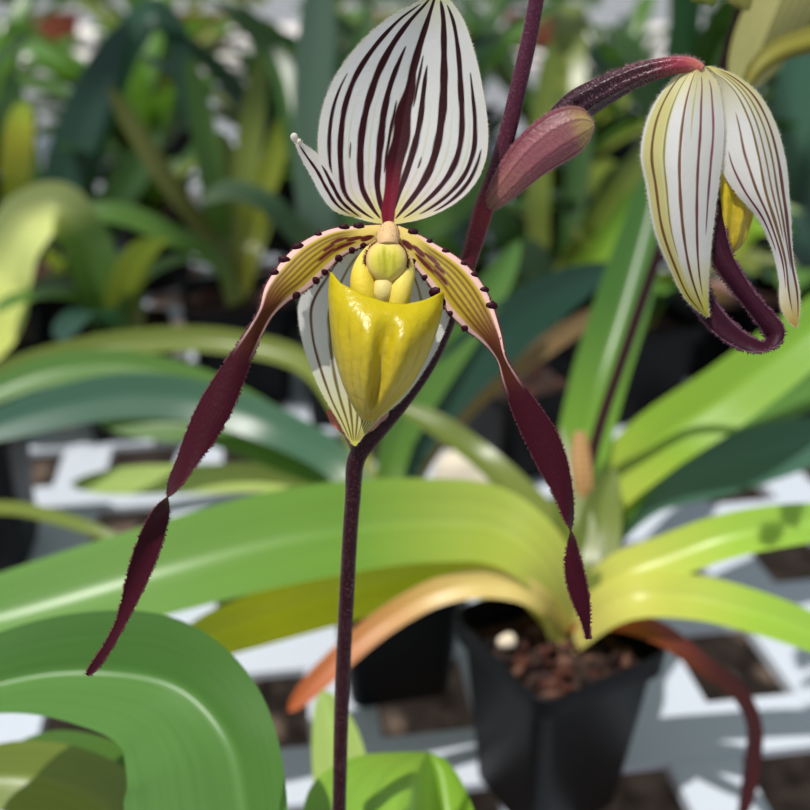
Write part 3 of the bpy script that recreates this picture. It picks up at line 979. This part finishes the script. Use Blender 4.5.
px_leaf([(580, 545, .54, 48), (582, 470, .585, 54), (598, 390, .63, 58), (628, 290, .655, 56), (650, 210, .67, 42), (662, 150, .68, 24)], (-.35, -.85, .4), st((0, (190, 200, 90)), (.35, (112, 152, 48)), (.7, (66, 108, 40)), (1, (58, 96, 44))), A, AB, n=60, nu=19, fold=.35)
px_leaf([(566, 560, .53, 40), (530, 510, .565, 34), (480, 458, .60, 27), (435, 425, .61, 24), (395, 405, .62, 16)], (.4, -.7, .6), OLIVE, A, AB, n=44, nu=11, fold=.35)
px_leaf([(572, 570, .52, 56), (570, 520, .535, 44), (566, 480, .55, 26), (562, 445, .56, 14), (560, 425, .565, 8)], (.1, -.95, .3), OLIVE, A, AB, n=40, nu=11, fold=.5)
px_leaf([(588, 580, .52, 50), (596, 535, .53, 50), (604, 495, .545, 34), (614, 468, .555, 16)], (-.1, -.95, .3), OLIVE, A, AB, n=40, nu=11, fold=.5)
px_leaf([(600, 622, .512, 20), (655, 632, .498, 24), (700, 664, .492, 20), (740, 696, .49, 18), (752, 722, .49, 17), (750, 770, .492, 17), (738, 830, .49, 12)], (.1, -.7, .7), DRYRED, A, AB, n=60, nu=9, fold=.4, label='dry red-brown leaf drooping over the lattice')
# old flower spike of that plant
mb = MB()
ab = unproject(AB)
q = spline([(ab[0], ab[1], ab[2], 14), (580, 520, .555, 12), (596, 440, .56, 11.5), (625, 352, .55, 11), (655, 264, .53, 11), (700, 140, .48, 12), (736, 28, .43, 13), (750, -20, .41, 13), (775, -90, .385, 12)], 90)
mb.tube(P(q[:, 0], q[:, 1], q[:, 2]), q[:, 3] / 2 * q[:, 2] / F, lin(48, 16, 24), nu=14)
mb.build('flower_stem', M_STEM, A)
mb = MB()
q = spline([(586, 505, .545, 14), (583, 480, .545, 18), (581, 455, .548, 17), (580, 432, .55, 10)], 24)
mb.tube(P(q[:, 0], q[:, 1], q[:, 2]), q[:, 3] / 2 * q[:, 2] / F, np.tile([lin(150, 112, 70), lin(176, 140, 92)], (12, 1)), nu=28, prof=lambda th, v: 1 + .22 * np.cos(7 * th))
tag(mb.build('sheath', M_STEM, A), 'dry tan sheath at the foot of the stem')
# its out-of-focus bloom at the top right corner
fl3 = empty('flower', P(770, 20, .40), A)
fl3['label'] = 'blurred pale olive bloom at the corner of the photo'
OLV = lin(150, 146, 84)


def olive_col(U, V, hw, X, Y):
    c = ramp(V, [(0, lin(166, 160, 96)), (1, lin(150, 150, 90))])
    return stripes(c, U, V, hw, [(k, 0, .02, .98, 1.6, lin(196, 190, 140), lin(196, 190, 140)) for k in (-.8, -.6, -.4, -.2, 0, .2, .4, .6, .8)])


mb = MB()
pos, col = strip([(778, -40, .405), (748, 0, .41), (732, 40, .415), (728, 72, .415), (734, 94, .41)], [(800, -45, .405), (780, 0, .405), (764, 40, .405), (750, 76, .407), (737, 96, .41)],
                 [(830, -40, .405), (822, 0, .41), (800, 40, .415), (772, 76, .415), (741, 97, .41)], 60, 61, lambda v: .002, olive_col)
mb.grid(pos, col)
mb.build('synsepal', M_SEPAL, fl3)
mb = MB()
pos, col = ribbon([(840, 30, .395, 26, 0), (810, 40, .392, 26, 10), (780, 50, .39, 24, 20), (758, 66, .39, 20, 30), (745, 90, .392, 12, 40), (740, 112, .395, 4, 40)], 60, 21,
                  lambda U, V, hw, X, Y: ramp(V, [(0, lin(128, 124, 50)), (.6, lin(120, 116, 48)), (1, lin(110, 104, 50))]) * (1 + .25 * np.cos(U * 4)[..., None]), curl=.6)
mb.grid(pos, col)
mb.build('petal', M_PETAL, fl3, solid=.0005)
mb = MB()
pos, col = strip([(690, -40, .335), (686, -10, .333), (693, 2, .332), (708, 4, .332)], [(705, -45, .335), (700, -12, .331), (702, 0, .331), (710, 6, .332)], [(725, -40, .335), (722, -12, .333), (716, 2, .332), (712, 7, .332)],
                 30, 21, lambda v: .001, lambda U, V, hw, X, Y: ramp(V, [(0, lin(120, 130, 60)), (1, lin(104, 116, 50))]))
mb.grid(pos, col)
pos, col = strip([(728, -40, .345), (722, -14, .343), (730, 4, .342), (742, 10, .342)], [(745, -45, .345), (736, -14, .341), (740, 3, .341), (746, 11, .342)], [(765, -40, .345), (756, -14, .343), (752, 4, .342), (749, 11, .342)],
                 30, 21, lambda v: .001, lambda U, V, hw, X, Y: ramp(V, [(0, lin(140, 140, 80)), (1, lin(128, 126, 66))]))
mb.grid(pos, col)
mb.build('sepal', M_SEPAL, fl3)

# white pebble among the bark
pb = G(507, 641, 0.103)
mb = MB()
mb.blob(pb, (.0052, .0046, .0042), lin(214, 200, 180), noise=.1, nu=18, nv=12)
tag(mb.build('pebble', M_STONE, None, loc=pb - np.array([0, 0, .004])), 'small pale pebble on the bark in the square black pot', 'pebble')

# ================================================================== OTHER NAMED PLANTS
def plant(label, px, py, rim, size, height, rot, leaves, group=None, chunks=24, taper=.75):
    top = G(px, py, rim)
    e = empty('potted_orchid', (top[0], top[1], top[2] - height))
    tag(e, label, 'orchid', group)
    square_pot(e, top, rot, size, height, taper=taper, chunks=chunks)
    b = top + np.array([0, 0, -.012])
    for lf in leaves:
        pts, hint, stops = lf[:3]
        kw = lf[3] if len(lf) > 3 else {}
        px_leaf(pts, hint, stops, e, b, **kw)
    return e, b


UPV = (0, -.6, .8)
FACE = (0, -.95, .3)
# plant just behind the square pot, its leaves reach to the left edge
plant('orchid with blue-green leaves spreading left, mostly behind the long lime leaf', 392, 556, .09, .085, .09, .2, [
    ([(345, 470, .63, 34), (270, 425, .67, 40), (200, 402, .68, 44), (130, 396, .675, 46), (50, 410, .66, 42), (-40, 440, .64, 30)], (0, -.75, .65), TEAL, {'fold': .15}),
    ([(335, 460, .65, 26), (270, 420, .69, 30), (200, 385, .71, 32), (120, 366, .71, 32), (50, 372, .70, 32), (-40, 410, .68, 26)], (0, -.7, .7), GREEN, {'fold': .25}),
    ([(350, 430, .68, 20), (310, 368, .73, 24), (230, 343, .75, 26), (120, 345, .74, 26), (20, 368, .72, 24), (-50, 395, .70, 16)], (0, -.7, .7), OLIVE, {'fold': .3}),
    ([(355, 488, .65, 40), (290, 452, .69, 50), (220, 425, .72, 50), (150, 420, .73, 44), (95, 420, .73, 24)], (0, -.7, .7), MID, {'fold': .3}),
    ([(340, 500, .65, 22), (290, 482, .69, 28), (200, 480, .72, 30), (120, 482, .74, 28), (70, 484, .75, 18)], (0, -.5, .85), PALE, {'fold': .2}),
    ([(400, 460, .64, 44), (440, 395, .68, 54), (500, 335, .71, 56), (560, 292, .73, 44), (615, 265, .74, 22)], (.3, -.85, .4), DTEAL, {'fold': .2}),
    ([(392, 455, .63, 32), (415, 400, .66, 40), (450, 345, .69, 42), (490, 290, .71, 34), (520, 240, .72, 18)], (.3, -.85, .4), GREEN, {'fold': .3}),
    ([(420, 470, .66, 16), (470, 405, .72, 20), (540, 350, .77, 22), (610, 305, .80, 18)], (.2, -.75, .6), TAN, {'label': 'dry tan leaf'}),
])
# left-edge plants
plant('orchid whose narrow leaf crosses the black pot at the left edge', -46, 405, .13, .09, .13, .15, [
    ([(-30, 500, .66, 13), (30, 511, .63, 14), (80, 525, .61, 14), (130, 545, .60, 10)], (0, -.5, .85), OLIVE),
    ([(-70, 400, .70, 30), (-110, 370, .72, 30)], (0, -.5, .85), MID),
])
plant('orchid at the left edge with one pale leaf arched over into a hook', -20, 330, .10, .10, .10, .3, [
    ([(-12, 335, .90, 48), (8, 272, .88, 52), (28, 225, .86, 54), (56, 208, .86, 50), (84, 238, .88, 46), (102, 290, .90, 46), (116, 350, .92, 30)], (-.2, -.6, .85), st((0, (200, 210, 100)), (.2, (214, 224, 130)), (.5, (214, 222, 140)), (.62, (96, 128, 60)), (1, (84, 118, 56))), {'n': 60, 'nu': 17, 'fold': .1}),  # sunlit brightness of the first half is put into the leaf colour
    ([(-50, 280, .92, 30), (-80, 240, .92, 26)], (0, -.8, .6), MID),
])
plant('orchid in a black pot behind the left petal, fan of upright olive leaves', 238, 292, .11, .115, .11, .25, [
    ([(222, 255, 1.06, 22), (214, 190, 1.05, 26), (202, 120, 1.04, 26), (188, 55, 1.03, 16)], FACE, MID),
    ([(235, 250, 1.06, 20), (244, 180, 1.05, 25), (254, 110, 1.04, 25), (262, 50, 1.03, 14)], FACE, OLIVE),
    ([(245, 250, 1.06, 20), (262, 195, 1.05, 24), (280, 140, 1.04, 22), (296, 95, 1.03, 12)], FACE, st((0, (150, 150, 50)), (1, (120, 140, 40)))),
    ([(218, 262, 1.04, 18), (170, 236, 1.01, 22), (120, 215, .99, 22), (70, 215, .98, 14)], (0, -.6, .8), MID),
    ([(220, 255, 1.05, 18), (178, 195, 1.04, 20), (136, 130, 1.03, 20), (108, 85, 1.02, 12)], FACE, st((0, (110, 110, 44)), (1, (84, 92, 40)))),
    ([(228, 250, 1.07, 30), (228, 215, 1.08, 40), (226, 170, 1.09, 34), (220, 130, 1.1, 14)], FACE, OLIVE),
    ([(250, 255, 1.06, 22), (262, 215, 1.06, 24), (268, 180, 1.06, 14)], FACE, OLIVE),
])
plant('orchid hidden behind the open bloom, with a wide grey-teal upright leaf', 345, 318, .10, .10, .10, .1, [
    ([(320, 262, .95, 24), (290, 226, .93, 24), (260, 200, .92, 22), (230, 192, .91, 20), (203, 203, .90, 12)], (0, -.5, .85), st((0, (110, 130, 60)), (.6, (58, 92, 56)), (.85, (110, 140, 100)), (1, (170, 190, 150)))),
    ([(326, 285, .96, 34), (316, 200, .95, 40), (313, 110, .94, 40), (318, 20, .93, 36), (326, -60, .92, 20)], FACE, GTEAL, {'fold': .2}),
    ([(352, 270, .96, 30), (350, 150, .96, 32), (360, 60, .95, 24), (372, 0, .95, 12)], FACE, DARK),
    ([(370, 280, .96, 28), (440, 220, .95, 34), (500, 170, .94, 28), (560, 140, .93, 14)], (0, -.8, .5), MID),
    ([(300, 160, .97, 24), (276, 60, 1.0, 24), (240, 16, 1.02, 22), (205, -6, 1.03, 12)], (0, -.6, .8), DARK),
])
plant('dark-leaved orchid at the upper left with a broad folded-over blade', 62, 262, .11, .12, .11, .2, [
    ([(72, 240, 1.2, 30), (82, 170, 1.2, 36), (104, 95, 1.19, 38), (132, 38, 1.18, 34), (156, 12, 1.18, 28), (174, 30, 1.19, 24), (184, 80, 1.2, 22), (188, 130, 1.21, 12)], (.1, -.85, .5), TEAL, {'n': 60}),
    ([(56, 240, 1.2, 32), (62, 190, 1.19, 40), (84, 120, 1.18, 42), (112, 50, 1.17, 26), (128, 20, 1.17, 12)], FACE, DTEAL),
    ([(40, 245, 1.2, 28), (30, 190, 1.19, 32), (18, 130, 1.18, 32), (10, 70, 1.17, 16)], FACE, DARK),
    ([(86, 250, 1.19, 30), (110, 210, 1.18, 34), (140, 165, 1.17, 30), (160, 130, 1.17, 14)], (.2, -.85, .5), DARK),
    ([(20, 230, 1.17, 28), (16, 180, 1.13, 30), (20, 140, 1.12, 30), (24, 100, 1.12, 20)], FACE, st((0, (120, 140, 40)), (.5, (150, 164, 40)), (.75, (196, 190, 50)), (1, (120, 150, 40))), {'label': 'yellowing leaf'}),  # brighter yellow band paints the backlit glow onto the blade
])
plant('olive-leaved orchid behind the curved bract, leaning to the right', 548, 322, .10, .10, .10, .1, [
    ([(560, 280, 1.0, 22), (600, 215, .99, 26), (640, 160, .98, 24), (672, 120, .97, 12)], (.3, -.9, .3), OLIVE),
    ([(540, 280, 1.0, 20), (538, 190, .99, 24), (544, 100, .98, 22), (552, 40, .97, 12)], FACE, OLIVE),
    ([(530, 280, 1.0, 28), (505, 230, .98, 32), (480, 180, .97, 24), (462, 140, .96, 12)], FACE, DARK),
    ([(565, 290, 1.0, 22), (600, 250, .99, 26), (625, 215, .98, 26), (640, 185, .97, 14)], (.2, -.8, .5), LIME),
    ([(555, 290, 1.01, 20), (570, 220, 1.02, 24), (580, 150, 1.02, 24), (585, 90, 1.02, 12)], FACE, DARK),
    ([(520, 300, .98, 24), (490, 290, .94, 26), (462, 300, .92, 14)], (0, -.7, .7), MID),
])
plant('orchid with bright lime leaves behind the hanging bloom', 716, 290, .09, .10, .09, .3, [
    ([(730, 250, 1.04, 26), (755, 222, 1.02, 32), (790, 226, 1.0, 32), (830, 260, .99, 20)], (0, -.7, .7), LIME),
    ([(700, 250, 1.04, 26), (660, 215, 1.02, 28), (622, 218, 1.0, 22), (604, 246, .99, 12)], (0, -.7, .7), LIME),
    ([(715, 240, 1.05, 28), (712, 170, 1.05, 32), (720, 100, 1.05, 28), (726, 40, 1.05, 14)], FACE, MID),
    ([(740, 268, 1.03, 22), (790, 265, 1.0, 26), (840, 290, .98, 14)], (0, -.6, .8), OLIVE),
    ([(690, 262, 1.03, 14), (720, 288, 1.0, 14), (760, 300, .98, 12), (800, 300, .97, 8)], (0, -.6, .8), st((0, (140, 90, 70)), (1, (120, 70, 66)))),
    ([(700, 240, 1.05, 26), (676, 150, 1.05, 30), (640, 90, 1.05, 26), (600, 60, 1.05, 12)], FACE, DARK),
])
plant('teal-leaved orchid at the right edge behind the hanging bloom', 806, 268, .11, .11, .11, .1, [
    ([(800, 230, 1.15, 36), (792, 150, 1.14, 44), (796, 80, 1.13, 40), (806, 20, 1.12, 18)], FACE, TEAL),
    ([(812, 230, 1.15, 34), (826, 150, 1.14, 40), (840, 90, 1.13, 20)], FACE, DTEAL),
    ([(790, 240, 1.15, 30), (765, 170, 1.15, 36), (748, 110, 1.14, 20)], FACE, DARK),
])

# black pots between them that show no plant of their own
def bare_pot(label, px, py, rim, size, height, rot):
    top = G(px, py, rim)
    e = empty('plant_pot', (top[0], top[1], top[2] - height))
    tag(e, label, 'pot')
    square_pot(e, top, rot, size, height, chunks=30)


bare_pot('black pot of bark in the shade right of the yellow pouch', 520, 372, .09, .095, .09, .5)

# pale stones lying on the lattice
for (px, py, r, lb) in ((468, 478, (.030, .022, .024), 'larger cream stone behind the long lime leaf'), (386, 484, (.017, .013, .008), 'flat white stone beside the flower stem'), (424, 446, (.012, .01, .01), 'small grey-white stone above the cream stone')):
    g = G(px, py, r[2] * .95)
    mb = MB()
    mb.blob(g, r, lin(206, 196, 178), noise=.07, nu=24, nv=16)
    tag(mb.build('stone', M_STONE, None, loc=g - np.array([0, 0, r[2]])), lb, 'stone')

# ------------------------------------------------------------------ rows further back
far = [
    # x, y, leaf length, n, palettes, label
    (-.62, 1.38, .30, 9, (MID, DARK, OLIVE), 'leafy green orchid far back beside the left edge'),
    (-.40, 1.52, .32, 9, (DARK, MID, GREEN), 'dense mid-green orchid far back above the arched left leaf'),
    (-.17, 1.45, .33, 9, (MID, OLIVE, DTEAL), 'tall green orchid far back, left of the dorsal sepal'),
    (.03, 1.40, .33, 8, (DARK, DTEAL, MID), 'dark green orchid far back, behind the dorsal sepal'),
    (.21, 1.36, .32, 9, (MID, OLIVE, DARK), 'olive and green orchid far back beside the upper stem'),
    (.40, 1.44, .33, 9, (DARK, GREEN, TEAL), 'green orchid far back above the curved stalk'),
    (.62, 1.40, .32, 9, (TEAL, DARK, GREEN), 'blue-green orchid far back at the right edge'),
    (-.80, 2.0, .34, 8, (GREEN, MID), 'orchid in the last row at the left corner'),
    (-.48, 2.05, .32, 8, (MID, OLIVE), 'orchid in the last row over the broad dark blade'),
    (-.20, 2.0, .34, 8, (OLIVE, MID), 'orchid in the last row left of the tallest sepal'),
    (.12, 2.05, .33, 8, (DARK, MID), 'orchid in the last row right of the tallest sepal'),
    (.42, 2.0, .33, 8, (MID, DTEAL), 'orchid in the last row over the curved stalk'),
    (.74, 2.0, .34, 8, (GREEN, DARK), 'orchid in the last row at the right corner'),
]
for (x, y, ln, n, pal, lb) in far:
    e = empty('potted_orchid', (x, y, 0.0))
    tag(e, lb, 'orchid')
    square_pot(e, (x, y, .11), random.uniform(0, 1.5), .12, .11, chunks=14)
    a0 = random.uniform(0, 6.28)
    for k in range(n + 5):
        arc_leaf((x + random.uniform(-.012, .012), y + random.uniform(-.012, .012), .098), a0 + 2.4 * k + random.uniform(-.3, .3), ln * random.uniform(.75, 1.15),
                 math.radians(random.uniform(52, 86)), math.radians(random.uniform(40, 125)), random.uniform(.042, .066), random.choice(pal), e)

mid = [
    (-.63, 1.08, .20, 'low dark orchid at the left edge below the glowing yellow-green leaf'),
    (-.34, 1.28, .20, 'low dark orchid between the folded dark blade and the olive fan'),
    (-.27, .86, .13, 'small dark orchid under the arched pale leaf, beside the lattice'),
    (-.02, 1.18, .22, 'dark orchid right behind the open bloom'),
    (.06, 1.02, .20, 'dark orchid showing between the open bloom and the upper stem'),
    (.24, 1.16, .22, 'dark orchid showing under the curved bract'),
    (.23, .90, .13, 'small dark orchid behind the upright leaf right of the bract'),
    (.40, .90, .13, 'small dark orchid below the hanging bloom'),
    (.44, 1.27, .22, 'dark orchid behind the hanging bloom'),
    (.57, .98, .16, 'small dark orchid at the right edge above the long lime leaf'),
    (-.52, .74, .13, 'small dark orchid at the far left edge behind the tall black pot'),
]
for (x, y, ln, lb) in mid:
    e = empty('potted_orchid', (x, y, 0.0))
    tag(e, lb, 'orchid')
    square_pot(e, (x, y, .1), random.uniform(0, 1.5), .1, .1, chunks=14)
    a0 = random.uniform(0, 6.28)
    for k in range(7):
        arc_leaf((x + random.uniform(-.01, .01), y + random.uniform(-.01, .01), .088), a0 + 2.4 * k + random.uniform(-.3, .3), ln * random.uniform(.75, 1.15),
                 math.radians(random.uniform(45, 80)), math.radians(random.uniform(50, 120)), random.uniform(.028, .042), random.choice((DARK, MID, DTEAL, OLIVE)), e)

# ================================================================== THE SETTING
C_SLAT = lin(184, 191, 202)
SLAT = .043
ROT = math.radians(8.3)
o0 = G(689, 731, 0.0)
bench = empty('bench', (0, 1.3, -.8))
tag(bench, 'white plastic lattice bench top carrying all the pots', 'bench')
R2d = np.array([[math.cos(ROT), -math.sin(ROT)], [math.sin(ROT), math.cos(ROT)]])
mb = MB()
BX0, BX1, BY0, BY1 = -1.15, 1.15, .02, 2.4


def clip_line(c, d):
    t0, t1 = -9, 9
    for k, (lo, hi) in enumerate(((BX0, BX1), (BY0, BY1))):
        if abs(d[k]) < 1e-9:
            continue
        a, b = (lo - c[k]) / d[k], (hi - c[k]) / d[k]
        t0, t1 = max(t0, min(a, b)), min(t1, max(a, b))
    return t0, t1


for axis in (0, 1):
    d = R2d[:, axis]
    nrm = R2d[:, 1 - axis]
    for k in range(-30, 31):
        c = o0[:2] + nrm * k * (.112 if axis == 0 else .1035)
        t0, t1 = clip_line(c, d)
        if t1 - t0 < .03:
            continue
        # layers of the lattice: one direction lies just below the other
        z0, z1 = (-.0055, 0.0) if axis == 0 else (-.010, -.0012)
        p = []
        for (t, s) in ((t0, -1), (t1, -1), (t1, 1), (t0, 1)):
            q = c + d * t + nrm * s * SLAT / 2
            p.append(q)
        v = np.array([[*q, z0] for q in p] + [[*q, z1] for q in p])
        f = [[0, 3, 2, 1], [4, 5, 6, 7], [0, 1, 5, 4], [1, 2, 6, 5], [2, 3, 7, 6], [3, 0, 4, 7]]
        if np.cross(p[1] - p[0], p[3] - p[0]) < 0:
            f = [q[::-1] for q in f]
        mb.tri(v, f, C_SLAT)
mb.build('lattice_top', M_WHITE, bench, smooth=False)
for (lo, hi) in (((BX0, BY0, -.06), (BX0 + .04, BY1, -.0105)), ((BX1 - .04, BY0, -.06), (BX1, BY1, -.0105)), ((BX0 + .04, BY1 - .04, -.06), (BX1 - .04, BY1, -.0105)), ((BX0 + .04, BY0, -.06), (BX1 - .04, BY0 + .04, -.0105))):
    mb = MB()
    mb.box(lo, hi, lin(150, 150, 150))
    mb.build('rail', M_PAINT, bench, smooth=False)
for (x, y) in ((BX0 + .02, BY0 + .06), (BX1 - .02, BY0 + .06), (BX0 + .02, BY1 - .06), (BX1 - .02, BY1 - .06)):
    mb = MB()
    mb.box((x - .018, y - .018, -.8), (x + .018, y + .018, -.06), lin(150, 150, 150))
    mb.build('leg', M_PAINT, bench, smooth=False)


def noise_mat(name, c1, c2, scale, rough=.9):
    m = bpy.data.materials.new(name)
    m.use_nodes = True
    nt = m.node_tree
    pr = nt.nodes['Principled BSDF']
    pr.inputs['Roughness'].default_value = rough
    pr.inputs['Specular IOR Level'].default_value = .2
    tc = nt.nodes.new('ShaderNodeTexCoord')
    nz = nt.nodes.new('ShaderNodeTexNoise')
    nz.inputs['Scale'].default_value = scale
    nz.inputs['Detail'].default_value = 6
    cr = nt.nodes.new('ShaderNodeValToRGB')
    cr.color_ramp.elements[0].color = (*c1, 1)
    cr.color_ramp.elements[1].color = (*c2, 1)
    cr.color_ramp.elements[0].position = .35
    cr.color_ramp.elements[1].position = .65
    nt.links.new(tc.outputs['Object'], nz.inputs['Vector'])
    nt.links.new(nz.outputs['Fac'], cr.inputs['Fac'])
    nt.links.new(cr.outputs['Color'], pr.inputs['Base Color'])
    return m


M_FLOOR = noise_mat('gravel_floor', lin(70, 58, 50), lin(128, 110, 96), 22)
mb = MB()
mb.box((-4, -1.5, -.85), (4, 5.2, -.8), lin(90, 75, 64))
tag(mb.build('floor', M_FLOOR, None, loc=(0, 1, -.8), smooth=False), kind='structure')
M_WALL = noise_mat('pale_wall', lin(206, 204, 206), lin(228, 224, 222), 3, .6)
_nt = M_WALL.node_tree
_tr = _nt.nodes.new('ShaderNodeBsdfTranslucent')
_tr.inputs['Color'].default_value = (.9, .88, .86, 1)
_mx = _nt.nodes.new('ShaderNodeMixShader')
_mx.inputs[0].default_value = .7
_nt.links.new(_nt.nodes['Principled BSDF'].outputs[0], _mx.inputs[1])
_nt.links.new(_tr.outputs[0], _mx.inputs[2])
_nt.links.new(_mx.outputs[0], _nt.nodes['Material Output'].inputs['Surface'])
mb = MB()
mb.tri([(-4, 5, -.8), (4, 5, -.8), (4, 5, 2.2), (-4, 5, 2.2)], [[0, 1, 2, 3]], lin(210, 210, 210))
tag(mb.build('wall_back', M_WALL, None, loc=(0, 5, -.8), smooth=False), kind='structure')
# laths added overhead, out of view, to shade the rows at the back
mb = MB()
y = .42
while y < 2.3:
    wd = random.uniform(.04, .08)
    mb.box((-3.2, y, 2.2), (2.6, y + wd, 2.22), lin(170, 160, 150))
    y += wd + random.uniform(.08, .22)
x = -3.2
while x < 2.6:
    wd = random.uniform(.04, .08)
    mb.box((x, .42, 2.222), (x + wd, 2.35, 2.24), lin(170, 160, 150))
    x += wd + random.uniform(.2, .5)
tag(mb.build('shade_laths', M_PAINT, None, loc=(0, 1, 2.2), smooth=False), kind='structure')
# a second bench with planters along the back wall
b2 = empty('bench', (0, 3.9, -.8))
tag(b2, 'sunlit white bench far behind, below the pale back wall', 'bench')
mb = MB()
for k in range(7):
    mb.box((-2.6, 3.2 + k * .2, .03), (2.6, 3.385 + k * .2, .06), lin(228, 222, 220))
mb.build('bench_top', M_PAINT, b2, smooth=False)
for x in (-2.4, 0, 2.4):
    mb = MB()
    mb.box((x - .04, 3.4, -.8), (x + .04, 4.4, .03), lin(150, 100, 84))
    mb.build('leg', M_PAINT, b2, smooth=False)
bushes = [(-1.25, 'dark round bush on the white far bench left of the broad blade', DARK), (-1.72, 'pale green bush on the white far bench at the left corner', GREEN), (-.72, 'olive bush on the white far bench above the olive fan', OLIVE),
          (-.1, 'dark bush on the white far bench behind the tallest sepal', DARK), (.45, 'green bush on the white far bench right of the upper stem', MID),
          (1.3, 'dark leafy bush on the white far bench over the hanging bloom', DARK), (1.85, 'pale green bush on the white far bench at the right corner', GREEN)]
for (x, lb, pal) in bushes:
    y = 3.7
    e = empty('bush', (x, y, .06))
    tag(e, lb, 'bush')
    mb = MB()
    t = np.linspace(0, 1, 2)
    mb.tube([(x, y, .06), (x, y, .17)], [.075, .1], lin(150, 84, 62), nu=24)
    mb.build('pot', M_PAINT, e)
    mb = MB()
    K = 420
    for k in range(K):
        a, el = random.uniform(0, 6.28), math.asin(random.uniform(-.25, 1))
        r = random.uniform(.55, 1.0)
        c = np.array([x + .24 * r * math.cos(a) * math.cos(el), y + .2 * r * math.sin(a) * math.cos(el), .25 + .2 * r * math.sin(el)])
        T = unit(np.array([math.cos(a) * math.cos(el), math.sin(a) * math.cos(el), math.sin(el)]) + rng.normal(size=3) * .5)
        s = unit(np.cross(T, rng.normal(size=3)))
        L_, W_ = random.uniform(.05, .085), random.uniform(.012, .02)
        nn = np.cross(T, s)
        v = [c - T * L_ / 2, c + s * W_, c + T * L_ / 2 + nn * .008, c - s * W_, c + nn * -.006]
        mb.tri(v, [[0, 1, 4], [1, 2, 4], [2, 3, 4], [3, 0, 4]], pal[-1][1] * random.uniform(.8, 1.2))
    tag(mb.build('foliage', M_LEAF, e), kind='stuff')

# ================================================================== LIGHT, WORLD, CAMERA
sun = bpy.data.lights.new('sun', 'SUN')
sun.energy = 4.4
sun.angle = math.radians(.8)
sun.color = (1.0, .965, .91)
so = bpy.data.objects.new('sun', sun)
COL.objects.link(so)
SUNDIR = Vector((-.30, -.20, .93))
so.rotation_euler = SUNDIR.to_track_quat('Z', 'Y').to_euler()
so.location = (1, -2, 4)

w = bpy.data.worlds.new('world')
S.world = w
w.use_nodes = True
bg = w.node_tree.nodes['Background']
bg.inputs[0].default_value = (.82, .90, 1.0, 1)
bg.inputs[1].default_value = .56

cam = bpy.data.cameras.new('camera')
cam.sensor_width = 36
cam.lens = F * 36 / 810
cam.clip_start = .005
cam.clip_end = 100
cam.dof.use_dof = True
cam.dof.focus_distance = .2505
cam.dof.aperture_fstop = cam.lens / 5.0
cam.dof.aperture_blades = 0
co = bpy.data.objects.new('camera', cam)
COL.objects.link(co)
co.location = CAM
co.rotation_euler = (math.pi / 2 - PITCH, 0, 0)
S.camera = co

for o in bpy.data.objects:
    if '_w' in o:
        del o['_w']

S.view_settings.view_transform = 'Standard'
S.view_settings.look = 'None'
S.view_settings.exposure = 0.0
S.view_settings.gamma = 1.0
S.view_settings.use_curve_mapping = False
